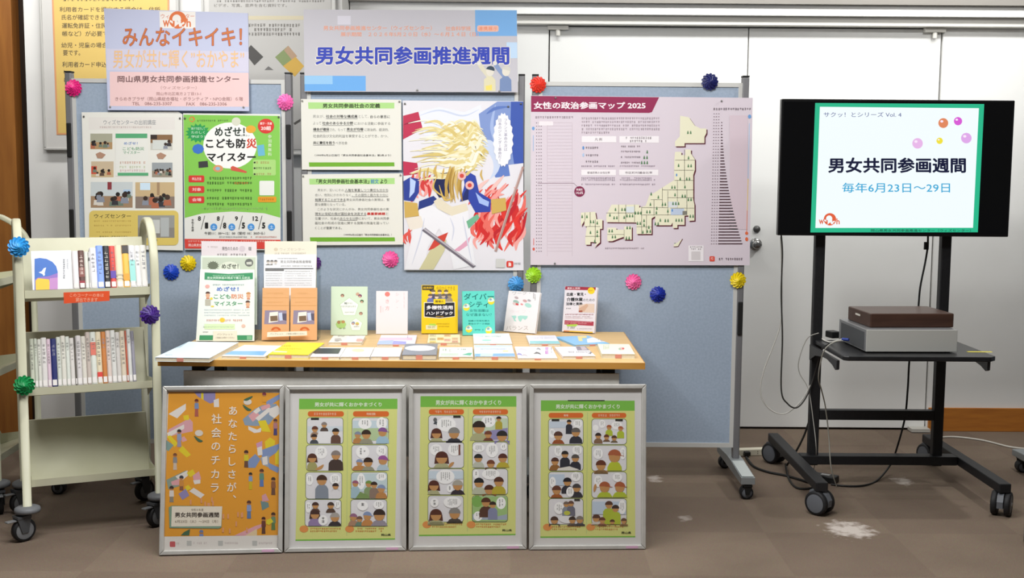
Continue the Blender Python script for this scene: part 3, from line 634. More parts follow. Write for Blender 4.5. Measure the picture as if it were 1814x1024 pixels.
# flag poster: drapery, ribbons and flames
s = wallsheet(822, 330, PY); s.view(520, 160, 3.1024)
s.paper([(600, 56), (1262, 60), (1264, 990), (608, 988)], 'dddbe2', .001)
s.poly([(602, 140), (686, 118), (712, 210), (640, 250), (602, 270)], 'b83050'); s.poly([(602, 390), (680, 400), (690, 460), (604, 470)], 'b83050'); s.curve([(602, 190), (650, 175), (700, 165)], 10, '8c2440')
s.poly([(686, 118), (800, 92), (940, 120), (1030, 78), (1040, 150), (1060, 240), (1010, 240), (720, 250)], 'dfe2ee'); s.curve([(690, 140), (800, 110), (930, 140), (1020, 105)], 10, 'c4cde2')
s.poly([(1018, 130), (1120, 62), (1262, 62), (1263, 400), (1180, 410), (1080, 440), (1070, 330), (1030, 230)], '7d93c8'); s.poly([(1195, 62), (1262, 62), (1263, 400), (1212, 405), (1190, 250)], '3a55a8')
s.curve([(1110, 80), (1090, 200), (1120, 330), (1085, 430)], 22, '9fb2dc'); s.curve([(1060, 130), (1110, 100), (1180, 90)], 18, '5874b8'); s.poly([(1080, 415), (1180, 408), (1190, 470), (1110, 480)], '5d7ac0')
s.ell(1060, 380, 80, 110, 'c4cfe6', 20); s.ell(1010, 420, 90, 100, 'dddbe2', 20)
# flames
r = random.Random(3)
for k in range(54):
    a = r.random(); x = 1000 + 230 * r.random(); y = 700 + 200 * r.random(); h = ('d8342e', 'c92a2a', 'e06a60', 'e8a09a', 'b8202a')[k % 5]
    s.curve([(x, y), (x + r.uniform(-40, 40), y - 50), (x + r.uniform(0, 60), y - 100), (x + r.uniform(20, 80), y - 170)], r.uniform(14, 34), h, n=5)
for k in range(24):
    x, y = (640 + r.uniform(0, 110), 560 + r.uniform(-40, 60)) if k % 3 else (625 + r.uniform(-10, 60), 850 + r.uniform(-40, 30))
    s.curve([(x, y), (x + r.uniform(-30, 30), y - 35), (x + r.uniform(-20, 50), y - 80)], r.uniform(12, 24), ('d8564e', 'e89a94', 'c93a3a')[k % 3], n=5)
for k in range(16):
    x, y = 960 + r.uniform(0, 150), 590 + r.uniform(-30, 60); s.curve([(x, y), (x + 30, y - 40), (x + 80, y - r.uniform(40, 110))], r.uniform(10, 22), ('e89a94', 'e6bdb8', 'd8564e')[k % 3], n=5)
# navy and white drapery
for p, h in (([(604, 500), (640, 478), (690, 488), (690, 560), (660, 610), (606, 604)], '2c3f92'), ([(690, 610), (770, 580), (790, 600), (740, 650), (684, 668)], '27387f'), ([(770, 470), (800, 440), (850, 440), (870, 520), (850, 580), (800, 590), (770, 540)], '1c2250'), ([(930, 430), (1000, 470), (1020, 560), (1085, 600), (1082, 668), (1000, 672), (960, 600), (915, 612), (940, 520)], '2f43a0'), ([(940, 560), (965, 520), (960, 600), (920, 610)], '1f2a66'),
             ([(640, 480), (672, 500), (664, 560), (636, 592), (640, 540)], 'b4c8ee'), ([(1000, 560), (1040, 596), (1075, 612), (1070, 640), (1020, 620)], '9fb6e8'),
             ([(690, 655), (760, 630), (850, 690), (960, 660), (970, 760), (1000, 960), (880, 985), (850, 840), (800, 760), (740, 860), (720, 985), (612, 985), (650, 800), (660, 720)], 'e4e4ea'), ([(770, 610), (800, 590), (870, 640), (950, 620), (960, 660), (870, 690), (790, 650)], 'dcd3bd'), ([(612, 690), (700, 690), (720, 750), (640, 770)], 'e2dacf'),
             ([(690, 985), (750, 880), (840, 820), (830, 880), (770, 985)], 'c8c39a'), ([(740, 880), (780, 810), (850, 780), (830, 830), (770, 870)], 'c94438'), ([(880, 880), (920, 850), (975, 800), (960, 850), (910, 885)], 'd9a0b8')): s.poly(p, h)
for p in ([(720, 700), (700, 800), (650, 960)], [(930, 690), (950, 800), (980, 950)], [(860, 700), (880, 760), (870, 830)]): s.curve(p, 8, 'c9ccdc')
# pale gold ribbons streaming from the pole side
for k in range(84):
    f = (k * .618) % 1; y0 = 190 + 240 * f + r.uniform(-12, 12); x0 = 1010 + 40 * math.sin(f * 3) + r.uniform(-25, 25); L = r.uniform(150, 400) if k < 60 else r.uniform(80, 160)
    ey = y0 + r.uniform(-10, 60) + 40 * (f - .4); ex = x0 - L
    if ex < 612: ex = 612
    s.curve([(x0, y0), (x0 - L * .25, y0 - r.uniform(10, 34)), (x0 - L * .5, (y0 + ey) / 2 + r.uniform(0, 26)), (x0 - L * .75, ey - r.uniform(5, 30)), (ex, ey)], r.uniform(9, 22), ('e4dcb4', 'dccf96', 'e8e3cc', 'd0bb74', 'ece8da', 'd9c98c')[k % 6], n=6)
for k in range(14):
    x0, y0 = 700 + r.uniform(-20, 340), 420 + r.uniform(-10, 20); s.curve([(x0, y0), (x0 - 6, y0 + 30), (x0 + r.uniform(-14, 14), y0 + 62)], 11, 'c9a85a')
for k in range(16):
    x0, y0 = 880 + r.uniform(-40, 50), 420 + r.uniform(0, 40); s.curve([(x0, y0), (x0 - 14, y0 + 70), (x0 + r.uniform(-30, 10), y0 + 160)], r.uniform(8, 16), ('b8964a', 'cdb070', 'a5823c')[k % 3], n=5)
for x, y in ((925, 470), (968, 522)): s.ell(x, y, 24, 24, 'dfb4b0', 14); s.ell(x, y, 12, 12, 'c8443c', 12)
for p in ([(790, 470), (770, 540), (850, 600)], [(800, 520), (830, 600), (880, 590)]): s.curve(p, 10, 'd0b060')
s.poly([(1085, 600), (1165, 590), (1170, 660), (1090, 680)], 'c8a658'); s.poly([(608, 610), (680, 620), (690, 690), (612, 700)], 'c8a658')
s.poly([(950, 720), (1010, 680), (1022, 700), (962, 760)], '6fae8c')
s.line([(1262, 420), (1195, 620), (1110, 885)], 14, 'a98a84'); s.line([(1255, 430), (1190, 620), (1106, 880)], 4, 'c8aeaa')
s.poly([(706, 770), (724, 755), (1002, 965), (985, 975)], '6a6470'); s.poly([(712, 762), (722, 757), (998, 962), (992, 966)], 'b5b0b8')
pts = [(1152 + (62 if k % 2 else 54) * math.cos(k * math.pi / 20) * .92, 272 + (150 if k % 2 else 140) * math.sin(k * math.pi / 20)) for k in range(40)]; s.poly(pts, 'e8e8ee')
s.vtext('フランス革命の次は', 1166, 155, 335, 20, '8a86a0', .006); s.vtext('日本のジェンダー革命だ！', 1134, 155, 395, 20, '8a86a0', .006)
s.rr(1170, 938, 1208, 972, 8, 'cf3a30'); s.vtext('||', 1182, 945, 968, 14, 'f0d8d4', .02)
s.poly([(1172 + 16, 944), (1196, 952), (1196, 966), (1182, 966), (1182, 952)], 'f0d8d4'); s.scrib(1214, 946, 1250, 958, 'a8a4a8', 9); s.rr(1112, 926, 1162, 974, 3, 'c8c8c6')
o = ext(s.build('poster'), 'tall colourful poster with a tricolour flag, gold ribbons and red flames, on the middle board', 'poster'); pin(o, s, ((612, 74), (1180, 90), (1250, 74)), '5a5a58')
# map poster
s = wallsheet(1134, 320, PY - .003); s.view(930, 120, 2.845)
s.paper([(30, 140), (1148, 152), (1132, 996), (28, 994)], 'd4c9d3', .0012)
s.poly([(31, 142), (676, 149), (640, 224), (625, 228), (31, 222)], '8f2550'); s.text('女性の政治参画マップ 2025', 44, 172, 608, 208, 'f0e4ea', .03)
s.scrib(52, 244, 244, 256, '8a7a84', 12)
for k in range(40):
    y = 276 + k * 16.6
    for xx in (56, 68, 79): s.rect(xx, y, xx + 5, y + 4, '6a5a64', True)
    s.rect(112, y, 238, y + 1.5, 'c3b4be', True)
s.rr(70, 270, 142, 292, 6, 'e8dfe4'); s.line([(112, 290), (112, 950)], 1.5, 'c3b4be'); s.line([(238, 280), (238, 950)], 1.5, 'c3b4be'); s.line([(64, 582), (246, 582), (268, 604)], 2, '7a5a6a')
s.ell(42, 306, 7, 9, '6a9ad0'); s.line([(42, 340), (42, 420)], 3, '8ab0d8'); s.line([(44, 860), (44, 895)], 3, 'd05a4a'); s.ell(44, 914, 6, 8, 'd05a4a')
s.ell(275, 624, 27, 27, '7c2348', 22); s.text('衆議院', 258, 608, 290, 620, 'f0e4ea', .01); s.text('14.6%', 257, 624, 293, 637, 'f0e4ea', .02)
for y in (250, 268, 286, 304, 322): s.scrib(285, y, 678 if y < 322 else 424, y + 11, 'a5949e', 11)
for x0, x1, y0, y1, tx in ((286, 460, 345, 376, '凡 例'), (476, 675, 345, 378, None), (284, 458, 514, 542, '都道府県の女性比率'), (474, 672, 514, 542, '市区町村議会比率')):
    s.rect(x0, y0, x1, y1, 'ebe6ea')
    if tx: s.text(tx, x0 + 30 if len(tx) > 4 else 352, y0 + 9, x1 - 30 if len(tx) > 4 else 388, y1 - 7, '5a4a54', .012)
s.scrib(508, 348, 640, 360, '6a5a64', 11); s.scrib(528, 364, 620, 375, '6a5a64', 11)
for y in (398, 436, 468): s.scrib(306, y, 370, y + 11, '6a5a64', 11)
s.ell(294, 404, 5, 9, '5a8cc8'); s.ell(294, 440, 5, 9, 'a8c0e0')
for y in (392, 418, 446, 474): s.scrib(484, y, 580, y + 9, '7a6a74', 9)
for y in (492, 552, 562, 584): s.scrib(284, y, 455, y + 8, 'a090a0', 9); s.scrib(478, y, 660, y + 8, 'a090a0', 9)
CREAM, SH = 'e3e0c6', '5a2030'
def land(pts, h=CREAM):
    s.poly([(x + 6, y + 6) for x, y in pts], SH); s.poly(pts, h)
land([(782, 242), (826, 250), (856, 292), (884, 306), (914, 306), (914, 330), (904, 348), (904, 380), (804, 380), (804, 396), (756, 396), (756, 372), (780, 346)])
land([(756, 424), (788, 424), (788, 440), (808, 440), (808, 412), (836, 412), (836, 432), (856, 462), (856, 515), (848, 540), (848, 665), (854, 690), (854, 770), (824, 772), (824, 745), (804, 745), (804, 792), (768, 792), (768, 808), (744, 808), (744, 780), (736, 794), (656, 794), (656, 748), (638, 760), (638, 838), (562, 838), (562, 780), (410, 778), (410, 742), (436, 690), (576, 690), (576, 705), (608, 695), (628, 640), (652, 630), (692, 604), (752, 566), (752, 470)])
for ln in ([(756, 466), (856, 466)], [(752, 517), (850, 517)], [(804, 412), (804, 590)], [(752, 568), (848, 568)], [(692, 616), (848, 616)], [(768, 568), (768, 740)], [(720, 655), (848, 655)], [(634, 665), (692, 665)], [(692, 604), (692, 705)], [(720, 620), (720, 745)], [(588, 705), (720, 705)], [(732, 708), (852, 708)], [(410, 732), (588, 732)], [(472, 690), (472, 778)], [(508, 690), (508, 778)], [(552, 690), (552, 778)], [(588, 700), (588, 838)], [(650, 665), (650, 745)], [(588, 742), (804, 742)], [(612, 742), (612, 838)], [(562, 802), (638, 802)], [(816, 616), (816, 745)]): s.line(ln, 2, '6a6454', True)
s.rect(734, 710, 802, 742, 'b8c6dc'); s.rect(722, 675, 768, 704, 'd4d8dc'); s.rect(510, 700, 550, 730, 'd4dce0')
land([(415, 806), (460, 806), (460, 816), (500, 816), (500, 800), (538, 800), (538, 866), (498, 866), (498, 852), (470, 862), (440, 874), (415, 874)])
land([(282, 730), (354, 726), (360, 764), (390, 764), (390, 812), (378, 812), (378, 880), (346, 906), (362, 880), (330, 878), (330, 892), (304, 892), (304, 858), (312, 800), (300, 798), (300, 770), (282, 800)])
for ln in ([(302, 730), (302, 770)], [(354, 764), (354, 880)], [(312, 800), (378, 800)], [(304, 850), (378, 850)], [(328, 728), (328, 800)], [(415, 840), (500, 840)], [(500, 816), (500, 866)]): s.line(ln, 2, '6a6454', True)
s.up()
for x, y, n in ((828, 326, 2), (824, 454, 1), (774, 492, 1), (830, 494, 2), (782, 560, 1), (822, 560, 2), (748, 602, 2), (806, 600, 1), (636, 636, 1), (672, 652, 1), (756, 640, 1), (800, 646, 2), (830, 664, 2), (632, 688, 1), (700, 688, 2), (760, 684, 3), (664, 708, 1), (622, 726, 2), (662, 730, 1), (720, 722, 1), (840, 748, 2), (456, 714, 1), (496, 714, 2), (428, 742, 1), (456, 756, 2), (500, 754, 1), (528, 746, 3), (570, 732, 3), (574, 784, 2), (600, 770, 1), (600, 792, 1), (624, 804, 1), (594, 828, 1), (624, 824, 2), (664, 786, 2), (682, 768, 1), (714, 770, 2), (776, 768, 3), (522, 806, 2), (432, 822, 2), (448, 852, 2), (518, 858, 2), (288, 750, 1), (312, 750, 1), (338, 776, 2), (364, 782, 1), (364, 826, 1), (330, 830, 1), (364, 846, 1), (352, 874, 1), (756, 890, 1), (616, 424, 1), (608, 452, 2), (602, 478, 3)):
    for k in range(n):
        xx = x + (k - (n - 1) / 2) * 14; s.poly([(xx - 4.5, y + 8), (xx - 3, y - 3), (xx + 3, y - 3), (xx + 4.5, y + 8)], '4f7a52', True); s.ell(xx, y - 5.5, 2.6, 2.6, '4f7a52', 8, same=True)
for x, y in ((764, 540), (742, 718)): s.poly([(x - 4, y + 7), (x - 3, y - 6), (x + 3, y - 6), (x + 4, y + 7)], '5a8cc8', True)
s.poly([(750, 890), (770, 880), (792, 862), (772, 902), (750, 902)], CREAM); s.line([(750, 903), (772, 901), (794, 863)], 4, SH)
s.rect(794, 722, 816, 742, '7c7a70'); s.scrib(404, 906, 600, 914, 'a898a4', 9)
s.rect(824, 896, 900, 976, 'ebe6ea'); s.scrib(832, 900, 894, 908, '7a6a74', 9); s.scrib(836, 910, 890, 918, '7a6a74', 9); s.rr(838, 926, 884, 970, 3, 'cfc9cc')
s.rect(1032, 240, 1122, 815, 'd2c1cb')  # television's cast shadow painted into the poster as a darker block
for k in range(45):
    y = 230 + k * 14.9; L = 4 + 118 * (k / 44) ** 1.9
    for xx in (950, 962, 974): s.rect(xx - k * .3, y, xx + 6 - k * .3, y + 4, '8a7a84', True)
    if k > 2: s.rect(990 - k * .38, y - 1, 990 - k * .38 + L * (1 if k < 44 else 1.0), y + 4.2, '4a3038', True)
s.scrib(950, 202, 1142, 214, '6a5a64', 12); s.ell(1132, 246, 8, 10, '6a9ad0'); s.line([(1131, 280), (1124, 560)], 3, 'a8c4e4'); s.line([(1124, 560), (1120, 720)], 3, 'e8c860'); s.line([(1120, 720), (1117, 830)], 3, 'dd7a48'); s.ell(1117, 834, 8, 8, 'dd6a40'); s.ell(1117, 864, 8, 10, 'dd6a40')
s.rr(930, 950, 956, 976, 5, 'd84a38'); s.scrib(936, 956, 952, 970, 'f4dcd8', 7); s.scrib(966, 958, 1110, 970, '7a6a74', 11)
o = ext(s.build('map_poster'), 'wide pink poster with a cream block map and crimson title bar, right board', 'poster'); pin(o, s, ((154, 152), (990, 168), (150, 986)), '7a7a78')
# ---------------------------------------------------------------- four framed posters leaning on the table
M_ALU = nmat('white_silver_frame', 'b7b6b2', 'c0bfbb', 20, .35, metal=.25); M_PANE = glass('acrylic_pane', (.97, .97, .97, 1), rough=.08)
GREEN, YEL, PILL = '7ec14c', 'dfe38c', 'e0702f'
def framed(label, bl, br, topy, draw, mount='dedcdb'):
    a, b = onZ(*bl, 0), onZ(*br, 0); U = (b - a); W = U.length; U.normalize()
    back = Vector((-U.y, U.x, 0)); c_ = (a + b) / 2
    lean = math.asin(max(.01, (PANEL - .0205 - max(a.y, b.y)) / .61)); V = back * math.sin(lean) + Vector((0, 0, math.cos(lean)))
    D = .018; lift = D * math.sin(lean)
    O = a + Vector((0, 0, lift)) + U * .0015; W -= .003
    s = Sheet(O, U, V); fwd = s.N
    mx_ = (bl[0] + br[0]) / 2; H = s.loc(mx_, topy)[1]
    t = thing('framed_poster', label, 'framed poster', a, 0, 'framed posters leaning on the table')
    T = s.world(); f = .0165
    m = MB()
    for q in (((0, 0), (W, 0), (W - f, f), (f, f)), ((W, 0), (W, H), (W - f, H - f), (W - f, f)), ((W, H), (0, H), (f, H - f), (W - f, H - f)), ((0, H), (0, 0), (f, f), (f, H - f))):
        m.prism(q, -D, 0, M_ALU)
    m.build('frame', t, T, bevel=.003)
    MB().box(f * .6, f * .6, -D + .001, W - f * .6, H - f * .6, -D + .004, mat('8a7a68', .8)).build('backing_board', t, T)
    s.O = O - fwd * .0125; g = .012
    s.prism([(g, g), (W - g, g), (W - g, H - g), (g, H - g)], -.001, 0, mat(mount, .5)); draw(s); s.build('print', t)
    MB().box(f * .5, f * .5, -.0042, W - f * .5, H - f * .5, -.003, M_PANE).build('pane', t, T)
    u, v = W - .075, .004
    MB().box(u, v, .0001, u + .045, v + .009, .0006, mat('c9a0bc', .5)).build('pink_sticker', t, T)
    return t
def d1_(s):
    s.view(280, 675, 3.252); s.poly([(60, 62), (712, 68), (690, 888), (34, 896)], 'dd9a30'); BL, PK, YL, WH, GN, LV = '7f93bc', 'd9a0a4', 'ddc82c', 'dfdad4', '44664a', '8f86b4'
    for p, h in (([(60, 280), (180, 215), (200, 238), (200, 290), (150, 300), (60, 320)], 'd3a0a8'), ([(52, 300), (150, 250), (150, 275), (60, 325)], WH), ([(52, 320), (70, 312), (115, 360), (95, 380)], YL), ([(48, 340), (90, 370), (60, 405), (46, 395)], '7f9a94'), ([(118, 400), (140, 372), (190, 425), (165, 440)], YL), ([(130, 330), (150, 318), (168, 342), (140, 352)], PK),
                 ([(60, 190), (110, 160), (160, 130), (160, 165), (110, 215)], WH), ([(145, 200), (175, 195), (180, 225), (150, 225)], YL), ([(205, 62), (330, 62), (330, 120), (300, 130), (230, 90)], LV), ([(248, 66), (262, 66), (262, 110), (248, 100)], YL), ([(320, 110), (350, 100), (352, 150), (322, 150)], WH),
                 ([(620, 120), (714, 68), (714, 95), (632, 150)], BL), ([(488, 220), (560, 160), (600, 140), (680, 130), (700, 170), (640, 250), (560, 260), (500, 255)], '8a9cb0'), ([(520, 200), (560, 170), (590, 200), (545, 235)], PK), ([(548, 175), (580, 150), (592, 170), (565, 190)], WH), ([(560, 215), (640, 150), (650, 170), (580, 230)], WH), ([(640, 160), (690, 140), (710, 180), (670, 215), (640, 195)], WH), ([(520, 260), (570, 280), (600, 265), (590, 295), (555, 300), (520, 280)], WH), ([(575, 230), (620, 225), (650, 295), (600, 290)], YL), ([(590, 150), (640, 130), (650, 150), (600, 170)], PK),
                 ([(615, 350), (645, 325), (675, 345), (670, 375), (620, 390)], YL), ([(565, 360), (600, 345), (600, 385), (572, 395)], 'c995b4'), ([(590, 400), (700, 360), (700, 400), (640, 440), (600, 440)], BL), ([(570, 385), (598, 375), (602, 425), (575, 430)], WH), ([(515, 460), (560, 420), (590, 450), (560, 500), (520, 500)], BL), ([(590, 440), (640, 430), (640, 500), (600, 480)], '98a4b0'), ([(675, 420), (700, 385), (700, 480), (675, 480)], YL), ([(635, 470), (700, 500), (690, 530), (640, 505)], BL), ([(600, 440), (628, 432), (632, 480), (604, 485)], WH),
                 ([(48, 570), (160, 515), (175, 530), (140, 560), (140, 600), (60, 625)], '8a9a8c'), ([(100, 550), (170, 515), (172, 545), (130, 580)], WH), ([(165, 530), (200, 508), (215, 535), (185, 555)], YL), ([(200, 545), (235, 520), (248, 560), (240, 580), (205, 575)], PK), ([(202, 572), (244, 568), (244, 590), (210, 595)], WH), ([(75, 580), (130, 560), (120, 600), (80, 600)], PK), ([(180, 635), (205, 615), (268, 655), (245, 676)], WH), ([(118, 650), (160, 620), (180, 660), (140, 685)], LV), ([(155, 610), (175, 598), (192, 620), (165, 632)], YL),
                 ([(440, 890), (560, 835), (610, 820), (600, 840), (500, 892)], 'd8a0a8'), ([(500, 892), (570, 850), (570, 892)], 'dcc6a0'), ([(590, 690), (635, 700), (640, 725), (600, 745)], '6f8a8a'), ([(598, 660), (620, 648), (640, 690), (600, 695)], 'cf9aa4'), ([(130, 890), (150, 870), (185, 852), (180, 890)], GN)): s.poly(p, h)
    def man(x, y, r, b, hair, top, leg):
        s.poly([(x - r, b), (x - r * .8, y + r * 3.5), (x + r * .8, y + r * 3.5), (x + r, b)], leg); s.poly([(x - r * 1.1, y + r * 4), (x - r, y + r), (x + r, y + r), (x + r * 1.2, y + r * 4)], top); s.ell(x, y, r, r, 'b07a50', 10); s.ell(x, y - r * .2, r * 1.05, r, hair, 10, 160, 390)
    for a in ((222, 116, 11, 205, '6a2c22', '7a8fb8', 'a85a4c'), (122, 292, 12, 380, '3a2c28', '8f9cb8', '9a90a8'), (98, 428, 11, 512, '7a4a30', '8a8a8c', 'c9b8a8'), (135, 558, 12, 630, '3a3a44', 'c98a40', '8a5a40'), (78, 618, 12, 698, '3a2a28', 'd8d2cc', '8a8478'), (508, 412, 12, 498, '4a2c22', 'd0c030', '6a4a38'), (533, 538, 10, 625, '2c2826', '8a9cc0', 'c9b020'), (597, 520, 12, 608, '5a3424', '5f8a78', '5a78b0'), (664, 568, 12, 656, '3a2c28', '8a5a3c', '6a4a3a'), (524, 702, 12, 792, '5a3426', '8a9cc8', '5a78a8'), (664, 770, 12, 858, '4a3020', '6a8a6a', '5f7a48'), (608, 795, 11, 880, '4a2420', '6a3a30', '5a3a30'), (676, 230, 11, 312, '5a3a3a', 'b07a80', '4a4478'), (612, 78, 11, 92, '7a3040', 'dd9a30', 'dd9a30'), (250, 870, 11, 890, '6a7aa0', '7a8ab8', '7a8ab8')): man(*a)
    for x, y in ((236, 300), (516, 120)): s.ell(x, y, 24, 18, 'd6cfc4', 12); s.curve([(x - 28, y + 16), (x, y + 42), (x + 22, y + 46)], 16, GN)
    s.curve([(494, 110), (515, 105), (545, 88)], 16, GN); s.poly([(625, 800), (650, 790), (664, 810), (640, 830), (622, 822)], 'd8c830')
    r = random.Random(5)
    for k in range(16): x, y = (180 + r.uniform(0, 140), 665 + r.uniform(0, 40)) if k < 7 else (370 + r.uniform(0, 140), 740 + r.uniform(0, 120)); s.rect(x, y, x + 9, y + 28, 'd99a70')
    s.vtext('あなたらしさが、', 432, 135, 720, 58, 'ece4d6', .012, -1.2); s.vtext('社会のチカラ', 337, 178, 655, 60, 'ece4d6', .012, -2)
    s.poly([(62, 728), (78, 718), (370, 722), (366, 842), (350, 850), (66, 846)], '7c9a84'); s.poly([(80, 722), (370, 722), (364, 836), (76, 838)], 'e4dccb')
    s.text('令和８年度', 190, 735, 262, 750, '6a5a48', .01); s.text('男女共同参画週間', 97, 756, 352, 786, '4a4038', .035); s.text('6月23日（火）～29日（月）', 98, 800, 346, 818, '7a6a58', .01)
    s.poly([(35, 897), (690, 889), (686, 976), (30, 982)], 'dcd8d2')
    s.rr(68, 924, 100, 956, 6, 'c05a5c'); s.scrib(106, 930, 130, 948, 'b8a8a0', 9)
    for x in (166, 346, 543): s.rr(x, 920, x + 28, 950, 2, 'b8b8b4'); s.scrib(x + 38, 928, x + 118, 940, 'b8a8a8', 10)
def sheet_base(s, c4, hy, title, tb, pills, cols, rows, sign):
    tl, tr, br_, bl_ = c4; s.poly(c4, YEL)
    s.poly([tl, tr, (tr[0], hy), (tl[0], hy + 2)], GREEN); s.poly([bl_, br_, (br_[0], br_[1] - 9), (bl_[0], bl_[1] - 9)], GREEN)
    s.text(title, *tb, 'b9dfa0', .045); s.text(title, *tb, 'e6efdd', .012)
    for (x0, y0, x1, y1), tx in pills:
        s.rr(x0, y0, x1, y1, 15, PILL)
        if len(tx) > 0: k = len(tx) * 14; m_ = (x0 + x1) / 2; s.text(tx, m_ - k / 2, y0 + 9, m_ + k / 2, y1 - 9, 'f0cdb4', .02)
        else: s.scrib(x0 + 40, y0 + 9, x1 - 40, y1 - 9, 'f0cdb4', 14)
    s.line([((cols[0][1] + cols[1][0]) / 2, hy + 10), ((cols[0][1] + cols[1][0]) / 2 - 6, rows[3][1] + 60)], 4, 'c4d48c')
    for i, (y0, y1) in enumerate(rows):
        for (x0, x1, dr) in cols: s.rr(x0 - i * dr - 3, y0 - 3, x1 - i * dr + 3, y1 + 3, 20, '5a6a3c'); s.rr(x0 - i * dr, y0, x1 - i * dr, y1, 18, 'e9e8ec')
    for (x0, x1, dr) in cols:
        y = rows[3][1] + 10; s.ell(x0 - 8 - dr * 3, y + 8, 28, 22, 'e79a54'); s.scrib(x0 + 20, y, x1 - 8, y + 11, 'd9803c', 12); s.scrib(x0 + 20, y + 16, x1 - 40, y + 27, 'd9803c', 12)
    s.text('岡山県', *sign, '4a5030', .03)
def d2_(s):
    s.view(505, 690, 3.532); sheet_base(s, [(88, 58), (703, 58), (688, 940), (65, 948)], 122, '男女が共に輝くおかやまづくり', (185, 80, 605, 108), (((142, 136, 368, 170), ''), ((425, 136, 650, 170), '地域活動')), ((138, 362, 4), (421, 645, 3)), ((178, 340), (349, 508), (520, 683), (690, 855)), (602, 902, 662, 917))
    B, Gy = '4a3a34', '8f8580'
    s.rect(162, 178, 212, 191, '33302c'); s.poly([(142, 230), (360, 230), (360, 260), (142, 270)], 'd8e2ea'); s.fig(245, 222, 17, 262, Gy, '5a4a44'); s.fig(187, 250, 19, 300, '6a3a2a', 'a58a74'); s.poly([(212, 262), (282, 262), (300, 338), (180, 338)], 'f2f2f4'); s.fig(317, 265, 21, 338, '2e2624', '6a4c40'); s.fig(182, 298, 18, 338, '3a2a28', '4c5058')
    s.poly([(424, 240), (642, 240), (642, 320), (424, 320)], 'bcd2a4'); s.poly([(424, 195), (642, 195), (642, 242), (424, 242)], 'cfe0ea'); s.bubble(500, 214, 42, 34, 3); s.bubble(604, 212, 33, 38, 2); s.fig(455, 285, 20, 338, '8a94a8', 'c0884e', kind='cap'); s.fig(508, 282, 28, 338, '3a2a22', '9c9a84'); s.fig(610, 268, 27, 338, '8a5a9a', 'a8c8dc', kind='cap')
    s.bubble(226, 394, 38, 40, 4); s.fig(170, 430, 27, 508, '5a3528', 'a9a56a', kind='long', sx=.8); s.fig(318, 412, 28, 506, Gy, B, sx=1.1); s.curve([(190, 500), (220, 490), (242, 470)], 20, 'c9955e')
    s.bubble(486, 392, 42, 40, 2); s.bubble(602, 384, 32, 34, 3); s.fig(466, 458, 20, 506, '8a9cc0', 'c0884e', kind='cap', sx=1.5); s.fig(520, 456, 28, 506, '3a2a22', '9c9a84'); s.fig(612, 444, 28, 506, 'a05aa0', 'b8ccd8', kind='cap', sx=.9)
    s.bubble(154, 566, 22, 34, 2); s.bubble(312, 562, 34, 34, 4); s.fig(230, 568, 31, 682, '4a3020', '8a93a0', sx=.9); s.fig(316, 606, 19, 624, '3a2a28', 'e9e8ec')
    s.poly([(418, 525), (638, 525), (638, 640), (418, 640)], 'ccdde2'); s.bubble(476, 574, 26, 50, 2); s.bubble(602, 546, 32, 24, 3); s.fig(440, 590, 19, 680, 'a0607a', 'a8c4d0', kind='cap'); s.fig(524, 592, 20, 680, '7a9a4a', '8aa070', kind='cap'); s.fig(557, 598, 20, 680, '3a2a22', '8f7a6c'); s.fig(602, 622, 24, 682, '8a9cc0', 'c0884e', kind='cap'); s.poly([(440, 682), (470, 640), (520, 660), (530, 682)], '7f9a5c')
    s.bubble(146, 738, 18, 34, 2); s.bubble(328, 720, 18, 24, 2); s.fig(190, 726, 20, 765, '4a3028', '6a4c40'); s.fig(286, 726, 20, 770, '4a3a34', '5a4438'); s.fig(187, 782, 28, 853, '4a3028', '9a86b0', kind='long'); s.fig(312, 800, 28, 853, 'b0aaa4', '3a3236'); s.bubble(238, 818, 30, 32, 1)
    s.bubble(486, 728, 34, 30, 1); s.bubble(586, 722, 34, 28, 3); s.fig(428, 800, 22, 853, '9a6a8a', 'b08a70', kind='cap'); s.fig(466, 812, 18, 853, '7a5a4a', '6f8a7a'); s.fig(515, 792, 25, 853, '8a9cc0', 'c98c4f', kind='cap'); s.fig(590, 786, 35, 853, '3a2a22', '9c94a0')
